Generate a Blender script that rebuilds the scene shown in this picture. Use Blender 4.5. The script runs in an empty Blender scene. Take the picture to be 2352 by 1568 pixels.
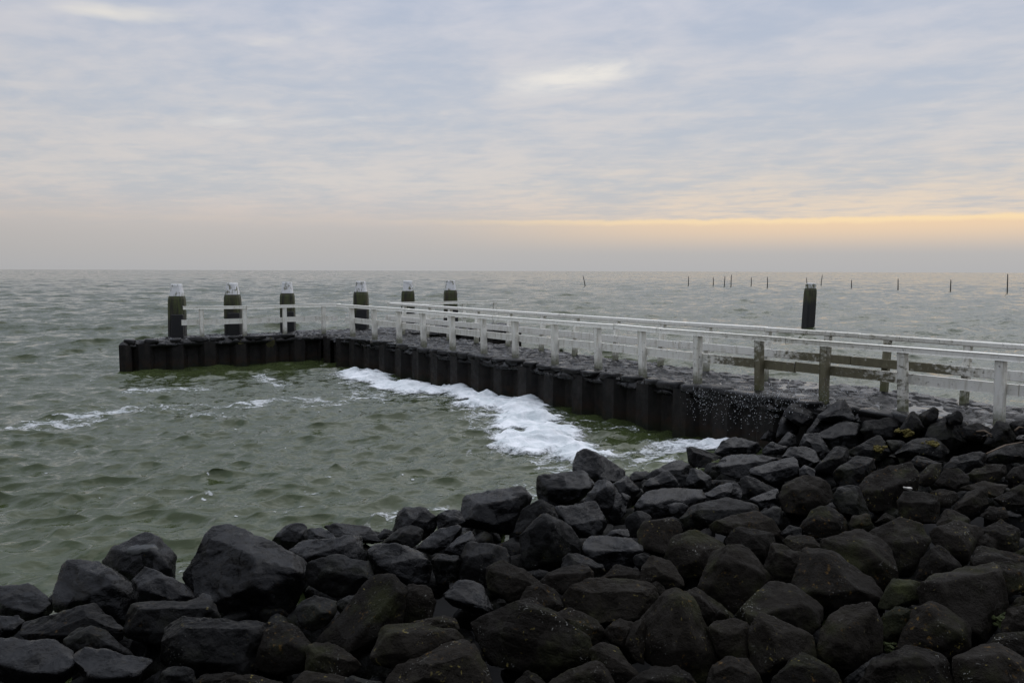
import bpy, bmesh, math, random
import numpy as np
from mathutils import Vector, Matrix
SC = bpy.context.scene
COL = SC.collection
rad = math.radians

# ------------------------------------------------------------------ camera
FPX, CX, CY, HCAM = 1907.0, 1176.0, 784.0, 3.0          # in a 2352 x 1568 frame
PITCH, ROLL = math.atan((784 - 620.5) / FPX), rad(0.195)
Fv = np.array([0, math.cos(PITCH), -math.sin(PITCH)])
_U0 = np.array([0, math.sin(PITCH), math.cos(PITCH)])
_R0 = np.array([1.0, 0, 0])
Rv = _R0 * math.cos(ROLL) + _U0 * math.sin(ROLL)
Uv = -_R0 * math.sin(ROLL) + _U0 * math.cos(ROLL)
CAM = np.array([0, 0, HCAM])
cd = bpy.data.cameras.new('camera')
cd.sensor_width = 36.0
cd.lens = 36.0 * FPX / 2352.0
cd.clip_start, cd.clip_end = 0.1, 30000
cam = bpy.data.objects.new('camera', cd)
COL.objects.link(cam)
cam.matrix_world = Matrix(((Rv[0], Uv[0], -Fv[0], 0), (Rv[1], Uv[1], -Fv[1], 0), (Rv[2], Uv[2], -Fv[2], HCAM), (0, 0, 0, 1)))
SC.camera = cam

# ------------------------------------------------------------------ exposure
SC.view_settings.view_transform = 'Standard'
SC.view_settings.look = 'None'
SC.view_settings.exposure = 0.0
SC.view_settings.gamma = 1.0
SC.render.engine = 'CYCLES'
SC.cycles.max_bounces = 6
SC.cycles.diffuse_bounces = 3
SC.cycles.glossy_bounces = 3
SC.cycles.use_adaptive_sampling = True
SC.cycles.adaptive_threshold = 0.02
SC.cycles.use_denoising = True

# ------------------------------------------------------------------ sun, low behind the cloud bank on the right
SUN_AZ, SUN_EL = rad(34), rad(55)
ld = bpy.data.lights.new('sun', 'SUN')
ld.energy, ld.angle, ld.color = 0.75, rad(72), (1.0, 0.94, 0.86)
sun = bpy.data.objects.new('sun', ld)
COL.objects.link(sun)
sd = Vector((math.sin(SUN_AZ) * math.cos(SUN_EL), math.cos(SUN_AZ) * math.cos(SUN_EL), math.sin(SUN_EL)))
sun.rotation_euler = sd.to_track_quat('Z', 'Y').to_euler()


# ------------------------------------------------------------------ node helper
class N:
    def __init__(s, tree):
        s.t = tree; s.n = tree.nodes; s.l = tree.links
        s.n.clear()
    def new(s, typ, **kw):
        nd = s.n.new(typ)
        for k, v in kw.items():
            setattr(nd, k, v)
        return nd
    def put(s, sock, v):
        if v is None: return
        if hasattr(v, 'is_linked') or isinstance(v, bpy.types.NodeSocket):
            s.l.new(v, sock)
        elif isinstance(v, (tuple, list)) and len(v) == 3 and sock.type == 'RGBA':
            sock.default_value = (*v, 1)
        else:
            sock.default_value = v
    def m(s, op, a, b=None, c=None, clamp=False):
        nd = s.new('ShaderNodeMath', operation=op, use_clamp=clamp)
        for i, v in enumerate((a, b, c)):
            if v is not None: s.put(nd.inputs[i], v)
        return nd.outputs[0]
    def mix(s, f, a, b, blend='MIX'):
        nd = s.new('ShaderNodeMix', data_type='RGBA', blend_type=blend)
        s.put(nd.inputs[0], f); s.put(nd.inputs[6], a); s.put(nd.inputs[7], b)
        return nd.outputs[2]
    def step(s, v, lo, hi, a=0.0, b=1.0):
        nd = s.new('ShaderNodeMapRange', interpolation_type='SMOOTHSTEP')
        s.put(nd.inputs[0], v)
        nd.inputs[1].default_value, nd.inputs[2].default_value = lo, hi
        nd.inputs[3].default_value, nd.inputs[4].default_value = a, b
        return nd.outputs[0]
    def ramp(s, v, stops):
        nd = s.new('ShaderNodeValToRGB')
        e = nd.color_ramp.elements
        while len(e) < len(stops): e.new(0.5)
        for el, (p, c) in zip(e, stops):
            el.position = p; el.color = (*c, 1)
        s.put(nd.inputs[0], v)
        return nd.outputs[0]
    def vec(s, x, y, z):
        nd = s.new('ShaderNodeCombineXYZ')
        for i, v in enumerate((x, y, z)): s.put(nd.inputs[i], v)
        return nd.outputs[0]
    def vmul(s, v, k):
        nd = s.new('ShaderNodeVectorMath', operation='MULTIPLY')
        s.put(nd.inputs[0], v); nd.inputs[1].default_value = k
        return nd.outputs[0]
    def noise(s, v, scale, detail=3.0, rough=0.5, dist=0.0, col=False):
        nd = s.new('ShaderNodeTexNoise')
        s.put(nd.inputs['Vector'], v)
        nd.inputs['Scale'].default_value = scale
        nd.inputs['Detail'].default_value = detail
        nd.inputs['Roughness'].default_value = rough
        nd.inputs['Distortion'].default_value = dist
        return nd.outputs['Color' if col else 'Fac']
    def voro(s, v, scale, feature='F1', out='Distance', rnd=1.0):
        nd = s.new('ShaderNodeTexVoronoi', feature=feature)
        s.put(nd.inputs['Vector'], v)
        nd.inputs['Scale'].default_value = scale
        nd.inputs['Randomness'].default_value = rnd
        return nd.outputs[out]


# ------------------------------------------------------------------ world: dusk overcast, Nishita behind procedural cloud
world = bpy.data.worlds.new('World')
SC.world = world
world.use_nodes = True
w = N(world.node_tree)
tc = w.new('ShaderNodeTexCoord').outputs['Generated']
sx = w.new('ShaderNodeSeparateXYZ'); w.put(sx.inputs[0], tc)
dx, dy, dz = sx.outputs
el = w.m('MAXIMUM', dz, 0.0)
q = w.m('ADD', el, 0.075)
cx_, cy_ = w.m('DIVIDE', dx, q), w.m('DIVIDE', dy, q)
cv = w.vec(cx_, cy_, 0.0)
warm = w.step(w.m('ADD', w.m('MULTIPLY', dx, math.sin(SUN_AZ)), w.m('MULTIPLY', dy, math.cos(SUN_AZ))), 0.72, 1.0)
warmw = w.step(w.m('ADD', w.m('MULTIPLY', dx, math.sin(SUN_AZ)), w.m('MULTIPLY', dy, math.cos(SUN_AZ))), 0.2, 1.0)
wv = w.vec(w.m('ADD', w.m('MULTIPLY', cx_, 1.75), w.m('MULTIPLY', cy_, 0.42)), w.m('MULTIPLY', cy_, 1.30), 3.7)
big = w.noise(wv, 0.62, 6.0, 0.55, 0.25)
med = w.noise(w.vmul(wv, (1.0, 1.5, 1.0)), 2.1, 6.0, 0.60, 0.35)
rip = w.noise(w.vmul(wv, (1.05, 1.75, 1.0)), 3.0, 4.0, 0.5, 0.3)
cl = w.m('ADD', w.m('ADD', w.m('MULTIPLY', big, 0.47), w.m('MULTIPLY', med, 0.36)), w.m('MULTIPLY', rip, 0.17))
cl = w.step(cl, 0.38, 0.63)
e3 = w.m('MULTIPLY', el, 3.0, clamp=True)
blue = w.ramp(e3, [(0.0, (.47, .475, .485)), (.17, (.565, .545, .545)), (.30, (.535, .555, .59)), (.55, (.51, .555, .635)), (.95, (.465, .525, .65))])
lite = w.ramp(e3, [(0.0, (.50, .50, .50)), (.17, (.68, .595, .55)), (.30, (.68, .64, .615)), (.55, (.665, .65, .66)), (.95, (.615, .635, .72))])
sky = w.mix(cl, blue, lite)
# warm light bleeding through towards the sunset
wl = w.m('MULTIPLY', warm, w.step(el, 0.15, 0.04))
sky = w.mix(w.m('MULTIPLY', wl, w.m('MULTIPLY_ADD', cl, 0.85, 0.08)), sky, (.86, .70, .53))
# thin bright openings in the deck
spot = w.noise(w.vmul(wv, (.55, 1.2, 1)), 1.05, 4.0, 0.5, 0.2)
sky = w.mix(w.m('MULTIPLY', w.step(spot, .62, .76), w.step(el, .1, .2)), sky, (.80, .77, .73))
def blob(ax, ez, sx_, sz_):
    u = w.m('DIVIDE', w.m('SUBTRACT', dx, ax), sx_); v = w.m('DIVIDE', w.m('SUBTRACT', dz, ez), sz_)
    v = w.m('ADD', v, w.m('MULTIPLY', u, -.25))
    return w.m('POWER', 2.718, w.m('MULTIPLY', w.m('ADD', w.m('MULTIPLY', u, u), w.m('MULTIPLY', v, v)), -1.0))
op = w.m('MULTIPLY', w.m('ADD', blob(.045, .216, .055, .013), blob(.105, .227, .04, .011), clamp=True), w.step(w.m('ADD', w.m('MULTIPLY', big, .5), w.m('MULTIPLY', med, .5)), .28, .62))
sky = w.mix(w.m('MULTIPLY', op, .95), sky, (.88, .84, .78))
# the haze bank under the edge of the cloud deck
edge = w.m('ADD', el, w.m('MULTIPLY_ADD', w.noise(w.vec(w.m('MULTIPLY', dx, 30.0), w.m('MULTIPLY', dy, 30.0), w.m('MULTIPLY', dz, 60.0)), 1.0, 4.0, .6), 0.007, -0.0035))
bank = w.ramp(w.m('MULTIPLY', el, 14.0, clamp=True), [(0.0, (.455, .455, .465)), (.3, (.49, .475, .47)), (.8, (.56, .52, .50))])
bank = w.mix(w.m('MULTIPLY', w.m('MULTIPLY', warm, w.step(el, .016, .058)), 0.85), bank, (.95, .68, .43))
soft, hard = w.step(edge, .085, .035), w.step(edge, .0625, .0525)
sky = w.mix(w.m('ADD', w.m('MULTIPLY', soft, w.m('SUBTRACT', 1.0, warm)), w.m('MULTIPLY', hard, warm)), sky, bank)
line = w.m('MULTIPLY', w.step(edge, .0515, .0570), w.step(edge, .0610, .0575))
sky = w.mix(w.m('MULTIPLY', line, w.m('MULTIPLY_ADD', warm, .80, .03)), sky, (1.0, .76, .45))
# darker away from the sunset, behind the camera
back = w.step(w.m('ADD', w.m('MULTIPLY', dx, math.sin(SUN_AZ)), w.m('MULTIPLY', dy, math.cos(SUN_AZ))), -0.6, 0.75, 0.72, 1.0)
sky = w.mix(1.0, sky, w.vec(back, back, back), 'MULTIPLY')
# the cloud is thinner and brighter overhead
top = w.step(el, .33, .8, 1.0, 2.15)
sky = w.mix(1.0, sky, w.vec(top, top, top), 'MULTIPLY')
ns = w.new('ShaderNodeTexSky', sky_type='NISHITA', sun_disc=False)
ns.sun_elevation, ns.sun_rotation = SUN_EL, SUN_AZ
bg1, bg2 = w.new('ShaderNodeBackground'), w.new('ShaderNodeBackground')
w.put(bg1.inputs[0], ns.outputs[0]); bg1.inputs[1].default_value = 0.05
w.put(bg2.inputs[0], sky); bg2.inputs[1].default_value = 1.0
ms = w.new('ShaderNodeMixShader'); ms.inputs[0].default_value = 0.94
w.l.new(bg1.outputs[0], ms.inputs[1]); w.l.new(bg2.outputs[0], ms.inputs[2])
wo = w.new('ShaderNodeOutputWorld'); w.l.new(ms.outputs[0], wo.inputs[0])


# ------------------------------------------------------------------ geometry helpers
def ray(px, py):
    return Fv + (px - CX) / FPX * Rv - (py - CY) / FPX * Uv

def at(px, py, z):
    """the point of the plane z seen at a pixel of the 2352 x 1568 frame"""
    d = ray(px, py)
    return CAM + d * ((z - HCAM) / d[2])

def tag(o, label=None, cat=None, group=None, kind=None):
    if label: o['label'] = label
    if cat: o['category'] = cat
    if group: o['group'] = group
    if kind: o['kind'] = kind
    return o

def empty(name, loc, label=None, cat=None, group=None):
    o = bpy.data.objects.new(name, None)
    o.location = loc; o.empty_display_size = 0.2
    COL.objects.link(o)
    return tag(o, label, cat, group)

def mesh_obj(name, verts, faces, mat, parent=None, loc=None, smooth=True, label=None):
    """verts in world space (or in the parent's space when there is a parent)"""
    v = np.asarray(verts, dtype=np.float64)
    me = bpy.data.meshes.new(name)
    if loc is not None: v = v - np.asarray(loc)
    fa = faces if isinstance(faces, np.ndarray) else None
    if fa is not None:
        k = fa.shape[1]
        me.vertices.add(len(v)); me.vertices.foreach_set('co', v.astype(np.float32).ravel())
        me.loops.add(fa.size); me.loops.foreach_set('vertex_index', fa.astype(np.int32).ravel())
        me.polygons.add(len(fa)); me.polygons.foreach_set('loop_start', np.arange(0, fa.size, k, dtype=np.int32))
        me.update(calc_edges=True)
    else:
        me.from_pydata(v.tolist(), [], [list(map(int, q)) for q in faces]); me.update()
    me.polygons.foreach_set('use_smooth', np.full(len(me.polygons), smooth))
    me.materials.append(mat)
    o = bpy.data.objects.new(name, me)
    COL.objects.link(o)
    if loc is not None: o.location = loc
    if parent is not None: o.parent = parent
    if label: o['label'] = label
    return o

def attr(o, name, values):
    a = o.data.attributes.new(name, 'FLOAT', 'POINT')
    a.data.foreach_set('value', np.asarray(values, dtype=np.float32))

# numpy value noise
def _hash(ix, iy, iz, seed):
    h = (ix * 374761393 + iy * 668265263 + iz * 2147483647 + seed * 1274126177) & 0xFFFFFFFF
    h = ((h ^ (h >> 13)) * 1274126177) & 0xFFFFFFFF
    h = ((h ^ (h >> 16)) * 2246822519) & 0xFFFFFFFF
    return ((h ^ (h >> 15)) & 0xFFFFFF) / float(0xFFFFFF) * 2 - 1

def vnoise(p, seed=0):
    p = np.asarray(p, dtype=np.float64)
    i = np.floor(p).astype(np.int64); f = p - i
    u = f * f * f * (f * (f * 6 - 15) + 10)
    r = 0
    for a in (0, 1):
        wx = u[:, 0] if a else 1 - u[:, 0]
        for b in (0, 1):
            wy = u[:, 1] if b else 1 - u[:, 1]
            for c in (0, 1):
                wz = u[:, 2] if c else 1 - u[:, 2]
                r = r + wx * wy * wz * _hash(i[:, 0] + a, i[:, 1] + b, i[:, 2] + c, seed)
    return r

def fbm(p, octaves=4, seed=0, gain=0.5, lac=2.03):
    a, r, p = 1.0, 0, np.asarray(p, dtype=np.float64)
    for k in range(octaves):
        r = r + a * vnoise(p, seed + 17 * k); p = p * lac + 3.1; a *= gain
    return r

def fbm2(x, y, octaves=4, seed=0, gain=0.5):
    return fbm(np.stack([x, y, np.zeros_like(x)], 1), octaves, seed, gain)

def smooth(a, b, x):
    t = np.clip((x - a) / (b - a), 0, 1)
    return t * t * (3 - 2 * t)

def grid_faces(nr, nc):
    i = np.arange(nr * nc).reshape(nr, nc)
    return np.stack([i[:-1, :-1].ravel(), i[:-1, 1:].ravel(), i[1:, 1:].ravel(), i[1:, :-1].ravel()], 1)

def box_vf(P, X, Y, Z, bev=0.0):
    """box with centre P and half-axis vectors X, Y, Z, edges chamfered by bev metres"""
    bm = bmesh.new()
    bmesh.ops.create_cube(bm, size=2.0)
    X, Y, Z = (np.asarray(a, float) for a in (X, Y, Z))
    for v in bm.verts:
        v.co = Vector(np.asarray(P) + v.co.x * X + v.co.y * Y + v.co.z * Z)
    if bev > 0:
        bmesh.ops.bevel(bm, geom=list(bm.edges), offset=bev, segments=1, affect='EDGES')
    bmesh.ops.recalc_face_normals(bm, faces=bm.faces)
    V = [tuple(v.co) for v in bm.verts]; bm.verts.index_update()
    Fa = [[v.index for v in f.verts] for f in bm.faces]
    bm.free()
    return V, Fa


# ------------------------------------------------------------------ materials
def material(name):
    m = bpy.data.materials.new(name); m.use_nodes = True
    n = N(m.node_tree)
    b = n.new('ShaderNodeBsdfPrincipled'); o = n.new('ShaderNodeOutputMaterial')
    n.l.new(b.outputs[0], o.inputs[0])
    n.b = b; n.o = o
    n.pos = n.new('ShaderNodeNewGeometry').outputs['Position']
    return m, n

def bump(n, h, strength, dist, prev=None):
    nd = n.new('ShaderNodeBump')
    nd.inputs['Strength'].default_value = strength
    nd.inputs['Distance'].default_value = dist
    n.put(nd.inputs['Height'], h)
    if prev is not None: n.l.new(prev, nd.inputs['Normal'])
    return nd.outputs[0]

def at_node(n, name):
    nd = n.new('ShaderNodeAttribute', attribute_name=name)
    return nd.outputs['Fac']

SPLASH = (5.0, 14.0)        # where the waves break over the pier

def rock_material(name, base, tint, rough, lichen, moss, spec=.28):
    m, n = material(name)
    p = n.pos
    big = n.noise(p, 2.2, 4, .6)
    fine = n.noise(p, 22, 5, .65)
    c = n.mix(big, base, tint)
    c = n.mix(n.step(fine, .35, .75, 0, .5), c, tuple(k * 1.7 for k in base))
    oi = n.new('ShaderNodeObjectInfo').outputs['Random']
    k = n.m('MULTIPLY_ADD', oi, .8, .62)
    c = n.mix(1.0, c, n.vec(k, k, k), 'MULTIPLY')
    if moss:
        c = n.mix(n.m('MULTIPLY', n.step(n.noise(p, 3.1, 4, .6), .50, .72), moss), c, (.030, .034, .010))
    if lichen:
        patch = n.step(n.noise(p, 1.9, 3, .6), .42, .68)
        wv = n.mix(.35, p, n.noise(p, 9, 2, .5, col=True))
        s1 = n.m('MULTIPLY', n.step(n.voro(wv, 15), .19, .11), n.step(n.noise(p, 5, 2), .47, .60))
        s2 = n.m('MULTIPLY', n.step(n.voro(wv, 30), .22, .12), n.step(n.noise(n.vmul(p, (1, 1, 1.1)), 4, 2), .5, .64))
        s3 = n.m('MULTIPLY', n.step(n.noise(p, 26, 4, .7), .58, .68), n.step(n.noise(p, 2.6, 3, .6), .54, .66))
        k = n.m('MULTIPLY_ADD', patch, .85, .15)
        c = n.mix(n.m('MULTIPLY', n.m('MULTIPLY', s1, k), lichen * .8), c, (.22, .18, .055))
        c = n.mix(n.m('MULTIPLY', n.m('MULTIPLY', s2, k), lichen * .8), c, (.32, .32, .29))
        c = n.mix(n.m('MULTIPLY', s3, lichen * .65), c, (.15, .085, .022))
    n.put(n.b.inputs['Base Color'], c)
    n.put(n.b.inputs['Roughness'], n.step(n.noise(p, 6, 4, .6), .25, .75, rough[0], rough[1]))
    n.b.inputs['Specular IOR Level'].default_value = spec
    h = n.m('ADD', n.m('MULTIPLY', fine, .6), n.m('MULTIPLY', n.noise(p, 70, 3, .6), .3))
    # conchoidal chips: small facets tilted at random
    pw = n.mix(.10, p, n.noise(p, 4, 3, .6, col=True))
    def sub(cc, k):
        a_ = n.new('ShaderNodeVectorMath', operation='SUBTRACT'); n.put(a_.inputs[0], cc); a_.inputs[1].default_value = (.5, .5, .5)
        b_ = n.new('ShaderNodeVectorMath', operation='SCALE'); n.put(b_.inputs[0], a_.outputs[0]); b_.inputs['Scale'].default_value = k
        return b_.outputs[0]
    def vadd(a_, b_):
        nd = n.new('ShaderNodeVectorMath', operation='ADD'); n.put(nd.inputs[0], a_); n.put(nd.inputs[1], b_); return nd.outputs[0]
    tilt = vadd(sub(n.voro(pw, 4.5, out='Color'), .50), sub(n.voro(pw, 12, out='Color'), .32))
    nz = n.new('ShaderNodeVectorMath', operation='NORMALIZE')
    n.put(nz.inputs[0], vadd(n.new('ShaderNodeNewGeometry').outputs['Normal'], tilt))
    nr = bump(n, h, .6 if rough[1] < .55 else 1.0, .03, nz.outputs[0])
    pits = n.step(n.voro(p, 24), .10, .22)
    nr = bump(n, pits, .25, .012, nr)
    n.put(n.b.inputs['Normal'], nr)
    return m

M = {}
M['w'] = rock_material('wet_basalt', (.0028, .0028, .0029), (.0052, .0051, .0052), (.15, .30), .10, .0, .14)
M['m'] = rock_material('damp_basalt', (.0034, .0034, .0034), (.0060, .0058, .0054), (.28, .48), .5, .15, .06)
M['d'] = rock_material('lichened_basalt', (.0070, .0060, .0049), (.0135, .0114, .0086), (.50, .76), 1.0, .4, .05)
M['g'] = rock_material('mossy_basalt', (.011, .0115, .006), (.018, .019, .008), (.7, .9), .8, .9, .1)

# water
def water_material():
    m, n = material('sea_water')
    p = n.pos
    aer, fo = at_node(n, 'aerated'), at_node(n, 'crest_foam')
    c = n.mix(n.noise(p, .12, 3, .5), (.034, .046, .016), (.046, .059, .022))
    c = n.mix(aer, c, (.10, .118, .06))
    f = n.m('MULTIPLY', fo, n.step(n.noise(n.vmul(p, (1, 1.6, 1)), 5, 5, .7), .42, .62))
    c = n.mix(f, c, (.62, .65, .66))
    n.put(n.b.inputs['Base Color'], c)
    n.b.inputs['IOR'].default_value = 1.333
    n.put(n.b.inputs['Roughness'], n.m('MULTIPLY_ADD', f, .5, .07))
    # ripples too fine for the mesh, as slopes; `chop` is the slope the mesh leaves out
    chop = at_node(n, 'chop')
    sx_ = n.new('ShaderNodeSeparateXYZ'); n.put(sx_.inputs[0], p)
    def lin(a, b): return n.m('ADD', n.m('MULTIPLY', sx_.outputs[0], a), n.m('MULTIPLY', sx_.outputs[1], b))
    def slope(sc, amp, ax, ay, seed):
        # crests run across the direction (ax, ay)
        cc = n.noise(n.vec(lin(-ay * .42, ax * .42), lin(ax * 1.3, ay * 1.3), seed), sc, 3, .6, .5)
        a = n.m('MULTIPLY', n.m('SUBTRACT', cc, .5), amp)
        return n.vec(n.m('MULTIPLY', a, ax), n.m('MULTIPLY', a, ay), 0.0)
    def vadd(a, b):
        nd = n.new('ShaderNodeVectorMath', operation='ADD'); n.put(nd.inputs[0], a); n.put(nd.inputs[1], b); return nd.outputs[0]
    sl = vadd(slope(1.1, n.m('MULTIPLY', chop, 3.4), .42, -.9, 1.0), slope(1.4, n.m('MULTIPLY', chop, 2.4), .95, -.3, 2.0))
    sl = vadd(sl, slope(4.5, n.m('MULTIPLY_ADD', chop, 1.2, .30), .3, -.95, 3.0))
    sl = vadd(sl, vadd(slope(9.0, .75, .62, -.78, 4.0), slope(9.5, .60, .05, -1.0, 5.0)))
    sl = vadd(sl, slope(20.0, .70, .45, -.89, 6.0))
    sl = n.vmul(sl, (1, 1, 0))
    nm = n.new('ShaderNodeVectorMath', operation='NORMALIZE')
    n.put(nm.inputs[0], vadd(n.new('ShaderNodeNewGeometry').outputs['Normal'], sl))
    n.put(n.b.inputs['Normal'], nm.outputs[0])
    return m
M['water'] = water_material()

def foam_material(name, thin):
    m, n = material(name)
    p = n.pos
    wv = n.vmul(p, (1, 1.6, 1))
    a = n.noise(wv, 3.0, 6, .62, .9)
    fine = n.noise(wv, 16, 5, .7, .6)
    cells = n.voro(n.mix(.12, p, n.noise(p, 7, 3, .6, col=True)), 9 if thin else 12, 'DISTANCE_TO_EDGE')
    dens = at_node(n, 'foaminess')
    c = n.mix(n.step(a, .35, .65), (.60, .65, .66), (.86, .88, .89))
    n.put(n.b.inputs['Base Color'], c)
    n.b.inputs['Roughness'].default_value = .7
    n.b.inputs['Specular IOR Level'].default_value = .25
    lace = n.m('ADD', n.m('MULTIPLY', n.m('SUBTRACT', fine, .5), 1.6), n.m('MULTIPLY', n.m('SUBTRACT', a, .5), 1.2))
    if thin: lace = n.m('ADD', lace, n.step(cells, .16, .0, -.12, .16))
    al = n.step(n.m('ADD', dens, n.m('MULTIPLY', lace, .9)), .24 if thin else .12, .95 if thin else .85, 0.0, .62 if thin else 1.0)
    n.put(n.b.inputs['Alpha'], al)
    h = n.m('ADD', n.noise(wv, 5, 5, .6, 1.0), n.m('MULTIPLY', fine, .25))
    n.put(n.b.inputs['Normal'], bump(n, h, .45, .06))
    return m
M['foam'] = foam_material('thick_foam', False)
M['streak'] = foam_material('thin_foam', True)

m, n = material('spray_water')
n.put(n.b.inputs['Base Color'], (.50, .52, .54)); n.b.inputs['Roughness'].default_value = .25
M['spray'] = m

# white painted timber, weathered: algae near the deck, black rot where the spray hits it
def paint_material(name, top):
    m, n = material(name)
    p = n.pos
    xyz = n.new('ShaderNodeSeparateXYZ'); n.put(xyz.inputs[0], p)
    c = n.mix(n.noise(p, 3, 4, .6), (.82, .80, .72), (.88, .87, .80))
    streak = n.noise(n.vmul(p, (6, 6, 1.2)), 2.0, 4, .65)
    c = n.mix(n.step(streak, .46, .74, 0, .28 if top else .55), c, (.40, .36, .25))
    dxs = n.m('SUBTRACT', xyz.outputs[0], SPLASH[0]); dys = n.m('SUBTRACT', xyz.outputs[1], SPLASH[1])
    dist = n.m('SQRT', n.m('ADD', n.m('MULTIPLY', dxs, dxs), n.m('MULTIPLY', dys, dys)))
    dx2 = n.m('SUBTRACT', xyz.outputs[0], 6.7); dy2 = n.m('SUBTRACT', xyz.outputs[1], 15.0)     # the far rail gets the rest of the spray
    dist = n.m('MINIMUM', dist, n.m('SQRT', n.m('ADD', n.m('MULTIPLY', dx2, dx2), n.m('MULTIPLY', dy2, dy2))))
    wet = n.step(dist, 2.9, .5)
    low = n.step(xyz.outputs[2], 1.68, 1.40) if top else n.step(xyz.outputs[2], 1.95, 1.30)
    rot = n.m('MULTIPLY', wet, n.m('MULTIPLY_ADD', low, .75, .35))
    rn = n.noise(n.vmul(p, (1, 1, 1.6)), 9, 6, .7)
    rmask = n.step(n.m('ADD', rn, n.m('MULTIPLY', rot, .42)), .64, .84)
    c = n.mix(rmask, c, n.mix(n.noise(p, 13, 3), (.040, .034, .020), (.11, .095, .045)))
    c = n.mix(n.m('MULTIPLY', wet, n.m('MULTIPLY', streak, .7)), c, (.26, .24, .15))
    alg = n.step(n.m('ADD', xyz.outputs[2], n.m('MULTIPLY', rn, -.34)), 1.02, .74)
    c = n.mix(n.m('MULTIPLY', alg, .85), c, n.mix(n.noise(p, 17, 3), (.032, .036, .012), (.12, .125, .045)))
    chips = n.m('MULTIPLY', n.step(n.noise(p, 22, 5, .7), .59, .68), n.step(n.noise(p, 2.6, 2), .44, .60))
    c = n.mix(chips, c, (.07, .06, .045))
    n.put(n.b.inputs['Base Color'], c)
    n.put(n.b.inputs['Roughness'], n.step(rn, .2, .8, .42, .7))
    n.put(n.b.inputs['Normal'], bump(n, n.m('ADD', rn, n.m('MULTIPLY', n.noise(n.vmul(p, (1, 1, 1)), 45, 3), .4)), .35, .01))
    return m
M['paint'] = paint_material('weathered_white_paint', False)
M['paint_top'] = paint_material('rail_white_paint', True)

def timber_material():
    m, n = material('algae_timber')
    p = n.pos
    xyz = n.new('ShaderNodeSeparateXYZ'); n.put(xyz.inputs[0], p)
    g = n.noise(n.vmul(p, (5, 5, .7)), 2.2, 5, .65)
    up = n.step(n.m('ADD', xyz.outputs[2], n.m('MULTIPLY', g, .5)), 1.45, 1.95)
    c = n.mix(n.step(g, .36, .62), (.016, .015, .010), (.060, .072, .019))
    c = n.mix(n.step(n.noise(p, 4, 4), .48, .68, 0, .8), c, (.052, .040, .018))
    c = n.mix(up, (.010, .0098, .0095), c)
    n.put(n.b.inputs['Base Color'], c)
    n.b.inputs['Roughness'].default_value = .62
    n.put(n.b.inputs['Normal'], bump(n, n.noise(n.vmul(p, (9, 9, .8)), 3, 5, .7), .6, .03))
    return m
M['timber'] = timber_material()

def cap_paint(name, lo, hi):
    m, n = material(name)
    p = n.pos
    c = n.mix(n.noise(p, 3, 3), (.66, .67, .67), (.78, .78, .77))
    f = n.noise(n.vmul(p, (1, 1, .55)), 6, 6, .68)
    c = n.mix(n.step(f, lo, hi), c, n.mix(n.noise(p, 9, 2), (.05, .045, .035), (.20, .20, .09)))
    n.put(n.b.inputs['Base Color'], c); n.b.inputs['Roughness'].default_value = .6
    n.put(n.b.inputs['Normal'], bump(n, f, .5, .02))
    return m
M['cap'] = cap_paint('flaking_white_paint', .52, .63)
M['cap_worn'] = cap_paint('worn_off_white_paint', .38, .56)

m, n = material('black_rubber')
n.put(n.b.inputs['Base Color'], (.010, .010, .011)); n.b.inputs['Roughness'].default_value = .55
n.put(n.b.inputs['Normal'], bump(n, n.noise(n.pos, 20, 4), .3, .01))
M['rubber'] = m

def piling_material():
    m, n = material('rusted_sheet_steel')
    p = n.pos
    xyz = n.new('ShaderNodeSeparateXYZ'); n.put(xyz.inputs[0], p)
    g = n.noise(n.vmul(p, (3, 3, .6)), 2.5, 5, .65)
    c = n.mix(n.step(g, .35, .7), (.009, .0085, .008), (.022, .0195, .017))
    rust = n.m('MULTIPLY', n.step(n.m('ADD', xyz.outputs[2], n.m('MULTIPLY', g, .35)), .62, .25), n.step(n.noise(p, 5, 4, .6), .35, .62))
    c = n.mix(n.m('MULTIPLY', rust, .7), c, (.033, .018, .009))
    speck = n.m('MULTIPLY', n.step(n.noise(n.vmul(p, (4, 4, .9)), 5, 5, .75), .68, .76), n.step(n.noise(p, .9, 2), .5, .62))
    c = n.mix(n.m('MULTIPLY', speck, .6), c, (.24, .24, .24))
    low = n.step(xyz.outputs[2], .22, .02)
    c = n.mix(n.m('MULTIPLY', low, .7), c, (.010, .014, .007))
    n.put(n.b.inputs['Base Color'], c)
    n.put(n.b.inputs['Roughness'], n.step(n.noise(p, 8, 4), .3, .7, .5, .8))
    n.b.inputs['Specular IOR Level'].default_value = .2
    n.put(n.b.inputs['Normal'], bump(n, n.noise(p, 18, 5, .7), .5, .02))
    return m
M['piling'] = piling_material()

m, n = material('yellow_algae')
n.put(n.b.inputs['Base Color'], n.mix(n.noise(n.pos, 9, 4), (.070, .062, .018), (.045, .045, .018))); n.b.inputs['Roughness'].default_value = .9
M['algae'] = m

def deck_material():
    m, n = material('wet_stone_setts')
    p = n.pos
    a = n.noise(p, 4, 5, .65)
    c = n.mix(a, (.005, .005, .005), (.014, .0135, .013))
    c = n.mix(n.step(n.noise(p, 14, 4, .7), .62, .74, 0, .4), c, (.07, .07, .065))
    n.put(n.b.inputs['Base Color'], c)
    n.put(n.b.inputs['Roughness'], n.step(n.noise(p, 2.3, 4, .6), .35, .62, .08, .45))
    n.b.inputs['Specular IOR Level'].default_value = .26
    n.put(n.b.inputs['Normal'], bump(n, n.noise(p, 13, 4, .6), .4, .025))
    return m
M['deck'] = deck_material()

m, n = material('dark_ground')
n.put(n.b.inputs['Base Color'], (.012, .012, .012)); n.b.inputs['Roughness'].default_value = .9
M['ground'] = m

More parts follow.
